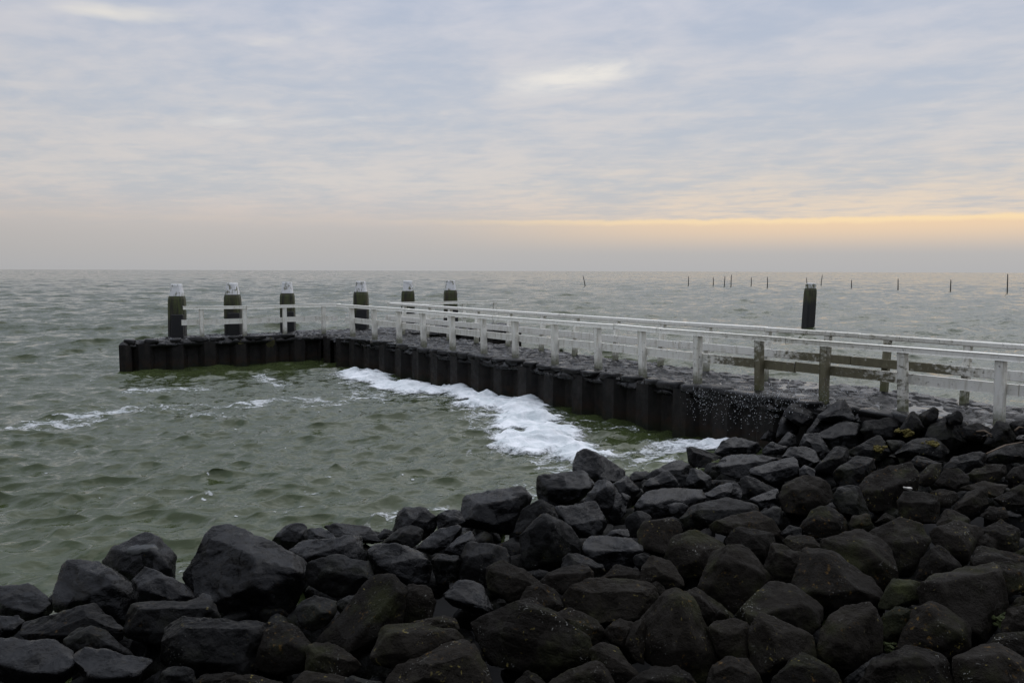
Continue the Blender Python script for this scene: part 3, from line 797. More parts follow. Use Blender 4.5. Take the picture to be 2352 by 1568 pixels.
ROCKS = """w|dark flat-backed boulder at the left edge of the photo, touching the water|1:-60,760 0,735 215,710 340,770 410,830 465,880 440,960 370,1000 200,1050 0,1040 -60,1000|180,950 350,985 20,900
w|round-topped black boulder standing left of the puddle-topped boulder|1:600,510 700,515 830,525 940,580 1060,650 1170,740 1190,900 1060,1060 900,1010 680,960 470,950 470,720 505,590|860,640 700,860 1000,760
w|boulder holding a small bright puddle on its top, behind the round black one|1:880,520 980,400 1130,330 1290,300 1390,340 1480,440 1510,560 1510,720 1300,760 1100,740 930,640|1150,430 1320,420 1450,560
w|wedge-shaped rock with a pale left facet between the puddle-topped and largest boulders|1:1140,690 1245,570 1400,630 1580,710 1650,790 1690,850 1500,920 1180,910 1160,760|1325,635 1195,750
w|largest black boulder of the left shore, its long top slanting down to the right|1:1590,680 1600,620 1650,560 1720,420 1790,310 1850,230 1900,205 1970,205 2:0,320 180,400 420,520 560,620 570,690 500,780 470,900 400,1000 250,1080 100,1060 1:2100,1010 1900,960 1850,890 1680,860|2:20,470 290,645 480,650 230,830
m|broad low dark rock with lichen dots in front of the round-topped black boulder|1:190,1090 330,1010 570,950 660,920 780,890 840,905 920,970 1050,1080 1060,1180 1000,1230 850,1180 720,1160 560,1210 300,1210 180,1150|700,990 880,1060
w|small light-topped stone at the left edge under the flat-backed boulder|1:-40,1000 0,1005 160,980 200,1050 180,1100 60,1180 -40,1190|40,1110 150,1080
m|humped dark stone lying in front of the broad low lichen-dotted rock|1:550,1200 680,1090 790,1075 860,1095 930,1170 1010,1200 1060,1250 1140,1320 1000,1340 800,1330 600,1300|720,1170 880,1210
w|flat cracked slab in the bottom left corner|1:-60,1220 0,1210 150,1185 280,1190 470,1190 560,1250 630,1310 660,1400 670,1490 500,1600 100,1600 -60,1500|0,1390 120,1400 380,1500 650,1450
w|flat grey slab right of the cracked corner slab on the bottom edge|1:630,1340 640,1310 830,1320 980,1300 1150,1350 1330,1360 1250,1440 1190,1560 950,1560 680,1500|700,1480 960,1530 1180,1500
m|long slab with a thin glossy top edge in front of the wedge-shaped rock|1:1070,1080 1130,910 1230,880 1400,870 1630,880 1740,855 1840,890 1890,1020 1700,1060 1500,1060 1430,1100 1420,1200 1310,1230 1180,1190 1080,1130|1180,930 1400,918 1630,922 1810,915
m|large square-faced block with a straight level top below the largest boulder|1:1430,1070 1520,1015 1700,1022 2000,1030 2:0,1072 150,1080 228,1110 228,1200 180,1300 150,1420 1:2100,1540 1650,1500 1390,1400 1440,1200|1500,1080 2000,1095 2200,1110
m|small pale-topped stone at the bottom edge left of the square-faced block|1:1350,1600 1360,1510 1450,1440 1570,1415 1660,1450 1700,1600|1420,1500 1600,1490
d|rounded stone cut by the bottom edge under the square-faced block|1:1880,1590 2050,1490 2:100,1495 240,1530 360,1570 340,1620 1:1880,1640|2100,1540
w|fist-sized stone tucked against the lower left of the largest boulder|1:1680,860 1700,830 1740,790 1810,810 1850,870 1790,910|1760,840
d|dark mossy stone at the bottom edge beneath the square-faced block, left half hidden|1:1640,1600 1700,1540 1800,1490 1960,1480 2030,1500 2000,1600|1840,1540
w|tiny stone at the water beside the round-topped black boulder|1:415,850 430,820 460,795 500,820 500,880 440,890|460,840
w|upright pitted rock at the water just right of the largest boulder's slope|2:300,440 330,370 410,290 520,290 570,320 560,420 500,480 400,510|420,330 520,370
w|grooved dark rock between the upright pitted rock and the leaf-shaped slab|2:540,345 620,325 740,350 860,400 840,440 700,450 540,430|640,380 780,410
w|leaf-shaped wet slab pointing right, on the water side of the pile|2:690,320 830,285 1010,310 1070,325 1100,380 1175,430 1060,450 980,430 860,420 770,360|800,350 1000,400 1150,432
w|slanting slab with a small hole in its grey top, behind the rounded lichen-free boulder|2:415,500 510,430 780,405 990,395 1010,470 1030,590 880,620 700,600 580,620 530,590|545,570 700,500 880,450 960,425
m|rounded oval boulder right of the largest boulder's lower end|2:565,650 640,590 770,545 860,550 960,580 1050,600 1115,740 1050,800 850,870 720,850 570,770 550,700|700,670 900,720 1020,700
w|glossy block with a flat right top and deep black front, below the leaf-shaped slab|2:1050,520 1110,450 1250,460 1370,480 1480,520 1560,565 1570,650 1540,760 1400,770 1280,750 1130,730 1080,610|1130,600 1310,600 1360,565 1535,575
w|small stone at the water left of the upright brown-tinted rock|2:1125,385 1180,325 1250,345 1270,400 1150,420|1190,365
w|upright brown-tinted rock against the water, left of the big round shore block|2:1250,360 1260,300 1290,200 1350,150 1510,170 1600,240 1600,320 1530,400 1400,450 1280,400|1380,240 1520,280
m|low brownish stone in front of the upright brown-tinted rock|2:1170,440 1290,320 1400,300 1490,340 1490,420 1420,480 1280,470|1330,360 1450,380
w|wrinkled rock wedged between the upright brown-tinted rock and the big round shore block|2:1580,240 1680,180 1800,185 1830,270 1740,330 1620,350|1690,230 1760,250
w|pale elongated slab slanting up to the right above the glossy flat-topped block|2:1445,490 1510,420 1620,330 1780,305 1790,370 1700,460 1560,540 1490,520|1480,490 1640,420 1780,340
w|small rough stone under the right end of the pale elongated slab|2:1665,510 1760,410 1880,350 1920,420 1850,480 1800,550 1700,530|1770,450 1860,410
m|dark squat stone right of the glossy flat-topped block|2:1560,580 1620,525 1740,550 1800,540 1790,650 1760,760 1600,780 1575,660|1610,580 1750,590
m|tall glistening boulder with a rugged crown left of the tall pyramid boulder|2:1755,690 1830,470 1900,430 1980,450 3:130,690 215,740 245,820 170,900 2:2000,810 1850,750 1770,770|2:1850,560 2030,520
w|bright grey tilted slab with a curved lower edge in the centre foreground|2:1650,850 1750,770 1850,735 1920,760 2010,850 2010,900 2060,990 1950,1010 1860,1005 1720,930|1690,880 1860,920 1990,985
d|long block with an orange lichen patch near its raised end|2:640,1220 800,1040 950,900 1100,770 1190,700 1250,715 1330,790 1340,850 1320,1080 1180,1180 1060,1320 1000,1380 850,1340 700,1270|1320,840 1190,940 1080,1140 920,1330
d|oval upright stone right of the long block with the orange lichen patch|2:1325,840 1390,750 1470,770 1550,810 1590,920 1570,1040 1440,1080 1310,1060 1300,940|1420,830 1530,900
m|round dark stone with ringed surface left of the long block with the orange patch|2:470,980 530,910 620,865 730,890 800,930 790,1040 720,1120 600,1150 520,1110 480,1030|620,940 730,1000
m|small stone squeezed between the ringed round stone and the long orange-patched block|2:780,930 880,870 1010,850 950,960 850,1020|880,910
d|faceted boulder with yellow dots above the bottom edge, right of the square-faced block|2:145,1450 210,1230 250,1110 350,1070 470,1110 560,1220 600,1280 610,1400 560,1470 400,1520 330,1510 210,1440|220,1270 400,1225 570,1310
d|pointed low stone right of the faceted yellow-dotted boulder|2:560,1290 640,1230 760,1260 860,1310 1005,1430 930,1490 880,1530 680,1500 560,1460|620,1340 780,1330 900,1400
d|wide dark boulder with yellow dots in front of the oval upright stone|2:1070,1350 1120,1210 1200,1100 1360,1090 1580,1085 1800,1160 1825,1220 1750,1310 1500,1350 1300,1430 1100,1400|1200,1180 1500,1150 1740,1210
d|thin stone with a mossy yellow end behind the wide yellow-dotted boulder|2:1340,1100 1600,1035 1760,1060 1785,1150 1600,1130|1590,1070 1740,1090
d|ridge-backed boulder streaked with orange lichen in the centre foreground|3:-20,1200 120,1120 260,1075 320,1040 380,1045 480,1130 600,1250 740,1330 770,1420 700,1480 560,1530 470,1530 330,1500 100,1440|350,1090 470,1230 600,1330 730,1420 200,1260
d|brownish boulder with pale lichen on the bottom edge left of the ridge-backed orange-streaked one|2:1150,1600 1300,1420 1480,1340 1640,1345 1740,1300 1880,1245 1960,1370 2040,1568 2060,1640 1200,1640|1700,1400 1850,1340 1500,1460
d|low lichen-dotted stone on the bottom edge below the pointed low stone|2:430,1600 520,1490 600,1475 720,1500 860,1520 970,1580 950,1640 440,1640|600,1540 800,1560
m|small dark stone at the bottom edge in the gap left of the brownish boulder|2:860,1600 880,1530 930,1510 1150,1568 1160,1640 880,1640|980,1560
w|lone pointed boulder with two clean facets standing in front of the white foam|3:620,170 650,100 700,90 760,110 830,150 920,205 970,260 950,300 860,330 770,320 735,280 635,240|795,140 755,215 770,310
w|broad boulder at the shoreline left of the lone pointed boulder, smooth left face|3:400,285 440,265 530,240 690,225 730,265 765,320 720,370 660,430 560,455 500,470 395,410|440,340 560,330 700,340
w|big round-shouldered shore block with a smooth dark face left of the broad shoreline boulder|2:1795,280 1810,130 1850,65 2000,40 3:60,362 220,338 345,340 362,400 320,480 280,575 235,630 120,610 20,550 2:1900,310|3:30,440 200,410 300,400
m|rugged dark rock half behind the central pyramid, right of the round-shouldered shore block|3:250,620 300,490 350,450 440,405 500,440 540,530 480,580 400,600 320,640|420,460 480,510
m|tall pyramid boulder with a rough face in the middle of the pile|3:295,710 310,610 400,530 450,495 510,500 600,570 665,655 665,770 560,840 520,850 430,810 340,850 310,830|480,530 500,640 510,790
w|pale flat-topped slab with fine cracks right of the tall pyramid boulder|3:510,465 690,430 770,437 820,530 825,590 780,660 650,650 600,590|570,540 640,575 822,535
w|dark pyramid rock directly below the lone pointed boulder|3:690,440 730,360 820,285 870,310 920,370 960,430 960,490 900,560 840,520 770,460|835,330 860,410 780,425
w|small angular rock at the right foot of the lone pointed boulder|3:880,310 960,255 1000,290 1055,350 1000,420 940,390|950,290 990,340
w|pebble-like stone between the dark pyramid rock and the long perforated slab|3:910,380 940,362 990,390 970,460 930,440|950,390
w|little reddish stone at the water right of the lone pointed boulder|3:985,265 1020,230 1090,228 1115,255 1050,300 1000,300|1040,255
w|large dark rock leaning behind the light-topped triangular slab at the cove|3:1070,270 1150,225 1250,180 1330,172 1375,210 1365,330 1320,355 1270,300 1150,300|1200,225 1320,215
w|triangular slab with a light grey top at the cove shore|3:1060,320 1110,285 1180,265 1220,222 1260,270 1315,345 1200,360 1080,375|1080,325 1200,300 1265,300
m|weathered jagged timber-like rock sticking up beside the cove|3:1340,80 1380,72 1440,95 1520,120 1560,150 1480,175 1420,200 1360,195|1390,110 1480,140
w|dark angular stone below the jagged timber-like rock|3:1320,340 1370,215 1440,230 1500,270 1495,340 1400,350|1420,260 1460,300
w|long flat slab with an oval hole in its pale top|3:1020,465 1080,400 1100,360 1200,345 1310,345 1440,345 1475,400 1420,450 1340,470 1220,490 1200,510 1140,535 1070,510|1040,460 1180,425 1440,395
w|tilted grey stone right of the long flat slab with the oval hole|3:1450,370 1590,308 1665,308 4:170,500 170,570 3:1560,415 1480,430|1500,390 1620,350
w|triangular stone tucked under the long flat slab with the oval hole|3:1215,440 1310,430 1360,460 1290,530 1240,510|1290,450
m|broad dark stone below the tilted grey stone, mossy along its top|3:1300,530 1390,440 1530,405 4:150,570 245,590 262,650 120,680 3:1500,580 1350,600|3:1380,500 1550,470 4:200,620
m|round dark stone above the brown upright block in the middle of the pile|3:960,550 970,520 1000,490 1060,480 1120,520 1060,580 1040,650 970,650|1030,520 1050,560
w|small grey stone in the gap behind the flat light slab|3:820,650 870,600 970,590 990,650|900,610
w|flat light slab with a crumpled top and black front in the centre of the pile|3:695,670 740,638 870,645 1000,650 1068,715 1010,840 830,855 720,800|725,740 860,735 950,757 1058,725
d|brown upright block with a pale right face right of the flat light slab|3:1040,660 1060,580 1110,540 1240,520 1290,540 1320,600 1260,650 1215,740 1180,775 1060,735|1215,540 1225,650 1190,750
d|rounded boulder with an orange spot near its crown|3:1210,750 1250,660 1310,620 1400,603 1460,640 1570,680 1610,730 1510,800 1440,890 1340,910 1270,865 1220,810|1320,690 1460,720 1400,800
m|smooth grey stone below the tall pyramid boulder|3:545,860 560,780 640,752 720,780 810,820 830,870 760,920 740,860 620,860|640,800 740,830
d|long boulder with orange dots slanting down to the right left of the smooth grey stone|3:75,910 90,840 140,812 260,840 350,880 440,945 330,975 280,1070 180,1040 90,970|105,860 280,900 400,945
d|light-faced stone with a pointed right shoulder in front of the smooth grey stone|3:410,920 480,870 600,850 720,828 755,870 755,920 660,960 570,1015 520,980|480,890 640,890 730,860
m|little stone left of the light-faced stone with the pointed shoulder|3:365,885 410,848 470,865 450,915 380,920|410,870
d|dark stone with a ridge down its middle under the long orange-dotted boulder|3:290,1040 340,960 440,942 530,1000 575,1110 480,1130 360,1080|440,970 530,1080
d|wide humped boulder with white specks on its dark back|3:560,1030 650,950 760,905 930,918 1050,930 1150,975 1170,1030 1110,1080 1060,1160 900,1180 780,1190 690,1110 590,1110|700,990 900,990 1080,1010
d|rough pale-edged stone behind the right end of the white-specked boulder|3:780,925 860,850 920,822 1040,850 1055,890 1040,945 900,940|850,890 1000,880
d|pointed dark stone right of the rough pale-edged stone|3:1045,935 1060,840 1120,758 1240,800 1260,850 1300,910 1345,955 1220,985 1150,940|1120,800 1170,870 1280,920
m|small stone between the flat light slab and the pointed dark stone|3:1005,770 1060,748 1120,770 1070,850 1020,840|1050,780
d|small chipped stone at the right tip of the white-specked boulder|3:1080,950 1150,915 1205,960 1215,1010 1110,1070|1150,950
d|big angular boulder with a pale speckled left face and dark sloping right side|3:1050,1265 1070,1150 1110,1070 1220,985 1270,968 1330,990 1400,1080 1450,1170 1520,1300 1565,1410 1500,1460 1450,1570 1350,1540 1200,1470 1080,1440 1072,1310|1165,1285 1305,1115 1300,1030 1400,1350
d|smooth plain boulder behind the big angular pale-faced boulder|3:1310,1000 1400,963 1500,1030 1590,1120 1640,1175 1500,1230 1400,1100|1420,1020 1540,1130
d|sharp-topped grey boulder with square shoulders right of the orange-spotted rounded one|3:1425,950 1470,830 1560,760 4:60,830 170,812 220,880 290,940 322,1015 190,1140 110,1190 3:1600,1130 1500,1040|4:60,900 150,880 260,960 3:1560,900
d|curved-back stone lying under the white-specked boulder|3:485,1140 560,1110 680,1128 780,1170 830,1255 760,1340 740,1340 650,1285 560,1205|600,1160 760,1230
d|greenish round-headed stone right of the curved-back stone|3:825,1255 870,1180 930,1150 1000,1190 1015,1310 950,1360 870,1340|900,1210 970,1250
d|narrow dark stone beside the speckled left face of the big angular boulder|3:950,1340 1000,1195 1060,1165 1080,1310 1075,1450 1000,1420|1030,1230
d|dark square-ended stone right of the ridge-backed orange-streaked boulder's lower end|3:735,1360 790,1322 890,1340 960,1410 1020,1490 1055,1535 950,1575 860,1550 840,1490 760,1440|800,1370 920,1430 980,1500
d|wide stone with lichen rings on the bottom edge below the ridge-backed orange-streaked boulder|3:470,1590 560,1510 690,1460 770,1428 830,1470 880,1560 890,1620 490,1630|600,1540 760,1480 830,1530
d|low arched stone on the bottom edge under the big angular pale-faced boulder|3:950,1600 1060,1510 1180,1462 1270,1458 1360,1500 1430,1590 1420,1640 970,1640|1080,1540 1250,1500 1360,1550
d|blocky stone at the bottom edge right of the low arched stone|3:1470,1590 1500,1470 1545,1418 4:100,1410 190,1428 230,1500 285,1590 260,1640 3:1480,1640|3:1520,1500 4:110,1470 210,1520
d|large plain boulder with white flecks above the blocky bottom-edge stone|3:1470,1230 1500,1190 1560,1168 4:110,1222 190,1238 213,1330 208,1450 3:1640,1420 1560,1420 1530,1350|3:1540,1240 4:150,1300
d|black sliver of stone on the bottom edge under the ridge-backed orange-streaked boulder|3:240,1600 300,1520 350,1488 400,1500 480,1590 470,1640 250,1640|350,1530
w|dark leaning block at the foot of the splash beside the pier wall|4:350,235 370,160 392,108 470,95 495,150 470,210 420,232|400,150 470,140
w|rock capped by spray behind the dark leaning block|4:388,110 430,48 500,60 560,100 575,155 490,175 465,110|440,80 540,110
w|pointed peak washed by splashing water next to the pier deck|4:575,115 650,60 715,27 750,60 795,135 720,150 660,135 600,140|680,75 720,110
w|flat dark stone in front of the washed peak|4:520,205 580,118 660,130 725,155 660,200 570,225|590,150 680,160
w|little dark stone surrounded by white water beside the dark leaning block|4:265,240 310,188 358,210 345,260|310,210
w|dome-like dark boulder at the cove in front of the white water|4:10,325 60,250 130,228 250,260 275,295 230,330 50,345|80,290 200,285
w|narrow stone right of the little stone surrounded by white water|4:360,265 420,198 460,220 485,280 410,300|430,230
w|low stone right of the dome-like cove boulder|4:275,300 330,253 415,280 390,325 290,325|330,280
w|smooth domed boulder under the washed peak|4:565,220 680,180 720,138 800,158 842,215 825,290 700,290 640,275|690,220 790,220
w|stone with a light top left of the smooth domed boulder|4:475,275 510,213 570,208 620,258 655,320 590,350 530,290|520,250 600,270
w|light-topped slab below the stones at the splash, slanting to the right|4:385,335 420,290 500,273 560,300 605,370 530,410 470,400 455,350|410,325 480,320 570,370
w|brightest flat slab of the upper pile, broad and pale, beside the cove|4:-10,400 60,345 150,320 280,330 355,353 300,410 230,450 160,460 100,420|20,395 200,370 330,358
w|dark sharp-edged block right of the brightest flat slab|4:215,420 250,390 380,350 460,338 478,445 400,465 330,490 240,450|250,430 380,410 460,390
m|broad flat-faced rock just below the pier railing's right part|4:812,190 840,140 1000,118 1045,170 1010,215 960,245 920,230 860,240|850,190 1000,170
m|tall tilted rock with a yellow moss tuft at its foot|4:1020,195 1060,130 1110,88 1150,130 1165,185 1120,225 1050,225|1085,130 1110,190
m|slanting rock behind the tall tilted rock with the yellow moss tuft|4:1125,110 1210,63 1242,80 1235,125 1160,165|1180,100
m|round-topped dark rock against the wet deck, right of the slanting rock|4:1275,120 1340,83 1372,100 1375,160 1300,165|1320,110
m|wide dark pyramid below the railing, right of the yellow-tufted rock|4:1165,225 1200,160 1290,108 1340,150 1395,260 1320,300 1290,290 1180,245|1280,150 1300,230
m|flat dark slab beside the deck between two dark pyramids|4:1340,190 1400,165 1480,158 1535,190 1440,230 1380,240|1440,190
m|steep dark pyramid at the base of the last railing post on the right|4:1485,270 1540,170 1580,138 1640,150 1665,200 1650,270 1560,290|1580,180 1590,240
m|flat stone at the right edge beside the last railing post|4:1630,160 1650,138 1730,138 1740,210 1660,220|1690,170
m|rock with a dark mossy pocket right of and below the smooth domed boulder|4:740,310 830,260 910,223 960,270 995,315 930,350 850,350 760,335|830,290 950,300
m|wide low rock with a yellow lichen ring on its top|4:995,320 1060,270 1150,233 1240,240 1305,305 1240,350 1100,345|1060,300 1220,280
m|flat grey stone between the pocketed rock and the yellow-ringed rock|4:950,245 1050,248 1070,280 1000,315|1010,270
m|angular stone below the smooth domed boulder, left of the pocketed rock|4:555,415 620,340 700,278 750,300 755,370 680,410 600,420|640,350 720,330
w|small rounded stone above the rounded big dark boulder|4:475,400 510,378 560,410 565,450 485,455|515,400
m|tapered rock with a wrinkled top left of the large flat-topped boulder|4:655,430 760,350 820,333 892,350 895,400 830,440 800,500 695,500|730,410 850,380
d|large boulder with a sunlit-grey flat top and dark overhanging front|4:810,490 870,420 980,388 1090,368 1122,430 1118,530 1035,640 870,635 822,550|835,545 940,512 1060,500 1112,450
m|wedge stone between the yellow-ringed rock and the large dark-fronted boulder|4:1075,375 1120,328 1180,350 1260,372 1210,410 1110,410|1140,360
d|upright stone right of the large boulder with the overhanging front|4:1115,450 1190,378 1255,373 1245,450 1180,500 1115,480|1190,420
d|triangular dark-faced stone below the long low stone on the right|4:1225,475 1270,400 1340,388 1405,440 1405,490 1340,530 1250,500|1300,430 1350,470
m|long low stone with a sharp crest on the right of the pile|4:1255,400 1320,340 1460,308 1505,330 1485,395 1390,425 1320,390|1350,370 1460,350
d|long rounded stone with orange lichen at its right end|4:1390,450 1440,400 1520,378 1600,373 1615,425 1570,470 1450,485|1450,430 1580,410
d|lichen-grey stone at the right edge above the picture's middle|4:1605,450 1650,390 1720,373 1740,440 1660,490|1660,430
m|big flat rock at the right edge lying under the reed stalks|4:1495,340 1560,280 1720,263 1735,350 1600,380 1520,365|1560,320 1680,330
d|big rounded dark boulder in the middle of the right pile|4:368,560 390,490 450,450 530,443 590,445 650,500 670,575 600,605 500,655 400,635|440,520 580,510 520,580
w|flat pale stone left of the big rounded dark boulder|4:200,575 300,530 362,508 380,590 330,610 260,610|250,580 350,560
m|low stone in shadow above the flat pale stone|4:160,560 165,460 200,443 250,500 340,500 362,512 220,575|220,500
m|small light stone under the big rounded dark boulder's left side|4:265,645 340,600 385,610 390,700 370,740|330,640
d|long dark stone with orange specks below the small light stone|4:-10,700 120,660 250,633 320,690 400,765 393,810 330,780 240,765 100,740|60,710 250,690 360,760
d|sloping block with two facets under the long orange-specked stone|4:80,790 140,728 220,730 260,785 340,755 350,800 295,920 230,880 130,830|220,760 290,840
d|rounded stone with lichen on its right flank below the big rounded dark boulder|4:480,730 540,640 620,598 680,620 740,690 755,750 680,770 560,770|570,680 690,690
m|small light-topped stone left of the lichen-flanked rounded stone|4:375,755 430,708 492,722 495,770 400,785|440,735
m|smooth column of rock in shade right of the big rounded dark boulder|4:655,570 700,500 800,498 832,560 855,640 865,695 770,670 730,665|740,540 800,620
d|flat grey stone at the foot of the shaded column of rock|4:750,710 765,660 860,648 880,700 790,735|810,680
d|small triangular stone between the overhanging boulder and the block with the white pebble|4:885,695 950,638 995,660 1020,700|950,665
d|cube-like block carrying a white pebble on its top corner|4:1015,580 1050,523 1200,530 1243,560 1243,650 1228,695 1060,692 1030,650|1035,580 1150,575 1225,590
d|pale low stone right of the block carrying the white pebble|4:1195,535 1230,508 1330,523 1355,560 1300,615 1243,600|1260,550
d|green-tinted stone left of the long flat stone on the right|4:1300,650 1370,560 1500,500 1510,590 1450,635 1380,645|1400,580
d|long flat stone toward the right edge above the green-tinted stone|4:1355,505 1480,468 1615,490 1570,560 1490,540|1490,500
d|broad dark stone at the right edge below the long flat stone|4:1535,570 1620,520 1720,488 1740,600 1600,625|1630,570
d|smooth-faced stone under the pale low stone|4:1225,705 1270,628 1340,638 1415,670 1400,700 1350,760 1280,760|1290,670 1360,690
d|orange-tipped stone near the right edge in the middle of the right pile|4:1465,655 1520,608 1600,613 1625,680 1540,695|1540,645
d|table-topped boulder with lichen-crusted front in the right foreground|4:850,760 960,700 1090,683 1150,708 1185,790 1135,870 1095,975 1010,995 985,910 960,850 880,835|870,800 1000,815 1100,800 1172,782
d|broad flat-topped rock with a white-flecked right end|4:570,800 700,753 850,740 960,820 995,900 1010,985 945,1075 900,1020 800,970 690,880|700,810 860,840 970,930
d|low wide stone with yellow lichen on its right end|4:390,800 430,768 560,768 608,835 510,870 440,835|440,800 570,810
d|brownish block left of the biggest slanted boulder on the right|4:285,940 330,808 390,818 500,858 520,890 465,970 440,1045 330,1025|350,860 460,890
d|big slanted boulder with a brown-lit band running down its middle|4:435,1045 470,940 540,842 640,845 730,900 800,968 880,1008 930,1100 940,1185 880,1160 800,1175 700,1185 560,1120|545,1100 650,1000 790,1045 880,1090 600,870
d|dark stone behind the widest boulder of the right foreground|4:1105,1000 1150,880 1230,823 1290,860 1375,935 1310,980 1200,1020|1200,880 1290,920
d|sloping boulder with an orange mark on its peak on the right|4:1190,740 1280,705 1350,688 1450,718 1485,745 1435,810 1405,910 1330,895 1270,845 1200,805|1260,750 1370,760 1400,840
d|grey-lichened stone with a dark underside close to the right edge|4:1475,745 1540,698 1610,690 1685,740 1675,840 1600,865 1545,815|1550,740 1640,770
d|small stone with moss at its left, between the orange-marked boulder and the grey-lichened stone|4:1425,810 1500,748 1565,790 1555,840 1450,845|1500,790
d|jagged pale-crested stone near the right edge above the widest boulder|4:1400,915 1440,838 1540,833 1640,868 1730,890 1690,935 1560,945 1420,955|1500,880 1600,890
d|large stone with an orange crust at the right edge|4:1535,945 1600,908 1730,905 1745,1050 1600,1105 1555,1010|1600,960 1690,960
d|widest boulder of the right foreground, pale-flecked with a cornered right end|4:1120,1060 1210,980 1290,958 1450,930 1552,938 1575,1050 1605,1100 1595,1190 1515,1300 1500,1350 1430,1380 1380,1250 1310,1190 1220,1160 1135,1140|1250,1020 1540,960 1540,1100 1480,1300
g|greenish mossy stone left of the widest boulder|4:930,1100 980,1008 1060,998 1145,1020 1130,1090 1140,1130 1000,1175 935,1165|980,1040 1100,1040
d|sloping diamond-shaped boulder with white flecks below the brownish block|4:125,1200 230,1100 320,1008 440,1040 520,1090 605,1160 595,1240 545,1300 490,1280 350,1240 200,1250|180,1230 330,1175 480,1100 550,1170
g|green-filmed stone sunk between two pyramids in the right foreground|4:925,1210 1000,1148 1085,1155 1105,1180 1055,1260 1000,1350 925,1340|980,1190 1050,1200
d|regular pyramid boulder with pale spots in front of the widest boulder|4:1000,1385 1060,1250 1120,1170 1190,1128 1270,1150 1370,1210 1412,1290 1428,1375 1290,1435 1200,1405 1050,1400|1190,1165 1220,1260 1340,1290
d|twin-faceted boulder with a ridge of white flecks left of the green-filmed stone|4:580,1385 600,1260 670,1190 760,1150 860,1138 910,1210 922,1300 928,1400 860,1425 780,1495 700,1495 600,1440|700,1280 780,1240 880,1170 800,1380
d|smooth-sided boulder with a dark right face above the bottom edge of the right pile|4:210,1300 260,1203 330,1208 400,1250 480,1280 555,1310 575,1440 450,1440 350,1515 250,1515 215,1430|280,1240 400,1290 380,1440
d|lichen-topped arched stone on the bottom edge below the smooth-sided boulder|4:310,1600 400,1470 480,1413 570,1430 650,1480 695,1530 730,1600 720,1640 320,1640|440,1470 600,1480
d|large brown-crested boulder on the bottom edge, right of the arched stone|4:770,1610 840,1460 960,1408 1090,1368 1200,1400 1275,1450 1330,1600 1320,1650 780,1650|900,1480 1080,1430 1220,1470
d|big boulder in the bottom right corner with pale wrinkles|4:1290,1450 1420,1388 1550,1358 1640,1390 1720,1450 1750,1600 1700,1660 1500,1660 1330,1600|1400,1440 1580,1400 1680,1470
d|grey stone at the right edge beside the moss tuft, lower of two|4:1580,1240 1620,1168 1730,1148 1745,1260 1650,1310 1590,1300|1640,1210
d|small stone at the right edge beside the moss tuft, upper of two|4:1620,1160 1670,1098 1730,1093 1740,1170 1650,1180|1680,1130
d|dark stone with grey streaks at the right edge above the corner boulder|4:1500,1360 1560,1298 1730,1288 1750,1440 1640,1400 1530,1390|1580,1330 1680,1340
m|black stone sunk in the gap left of the brown-crested bottom boulder|4:715,1600 725,1550 800,1490 880,1425 935,1420 850,1500 800,1580|800,1510
d|narrow stone left of the sloping diamond-shaped boulder|4:-10,1130 60,1140 115,1215 100,1240 -10,1240|40,1180
d|little stone at the right edge behind the orange-crusted one|4:1645,860 1730,818 1740,890 1680,905|1690,860"""
REG = {'1': (0, 1900, 2.266), '2': (900, 1850, 2.113), '3': (1800, 1650, 1.665), '4': (2700, 1500, 1.436)}
def parse(s):
    out, r = [], None
    for tok in s.split():
        if ':' in tok: r, tok = tok.split(':')
        a, b = map(float, tok.split(','))
        x0, y0, k = REG[r]
        out.append(((x0 + a / k) / 1.6531, (y0 + b / k) / 1.6531))
    return out, r
def parse_ridge(s, r):
    if not s: return []
    if ':' not in s.split()[0]: s = r + ':' + s
    return parse(s)[0]

BOULDERS = []
def build_boulders():
    for i, row in enumerate(ROCKS.strip().split('\n')):
        mat, label, poly, ridge = row.split('|')
        first = poly.split(':')[0]
        pg, _ = parse(poly); rp = parse_ridge(ridge, first)
        rg = random.Random(100 + i)
        a = np.array(pg)
        lo, hi = a.min(0), a.max(0); c = (lo + hi) / 2; ext = (hi - lo) / 2
        rb = ray(c[0], hi[1])
        d0 = min(find_depth(c[0], c[1], .04), (.02 - HCAM) / rb[2])
        S = math.sqrt(ext[0] * ext[1]) * d0 / FPX
        pts = []
        def dep(py): return d0 + S * .55 * (c[1] - py) / ext[1]
        for (x, y) in pg:
            x, y = c[0] + (x - c[0]) * 1.035, c[1] + (y - c[1]) * 1.035
            pts.append(CAM + ray(x, y) * (dep(y) + S * rg.uniform(-.08, .08)))
            xb, yb = c[0] + (x - c[0]) * .78, c[1] + (y - c[1]) * .80
            pts.append(CAM + ray(xb, yb) * (d0 + S * (1.0 + .2 * rg.random())))
        for (x, y) in rp:
            pts.append(CAM + ray(x, y) * (dep(y) - S * rg.uniform(.48, .66)))
        for (fx, fy) in ((-.5, .45), (.5, .45), (0, .55)):
            x, y = c[0] + ext[0] * fx, c[1] + ext[1] * fy
            pts.append(CAM + ray(x, y) * (dep(y) - S * rg.uniform(.25, .4)))
        big = max(ext)
        sub = 6 if big > 110 else 5 if big > 32 else 4
        P, f = rock_shape(pts, sub, 500 + i, p=120, cuts=4, rough=.6, S=S)
        base = np.array([P[:, 0].mean(), P[:, 1].mean(), P[:, 2].min()])
        o = mesh_obj('boulder', P, f, M[mat], None, base)
        tag(o, label, 'boulder', 'basalt boulders of the shore embankment')
        BOULDERS.append(o)
build_boulders()

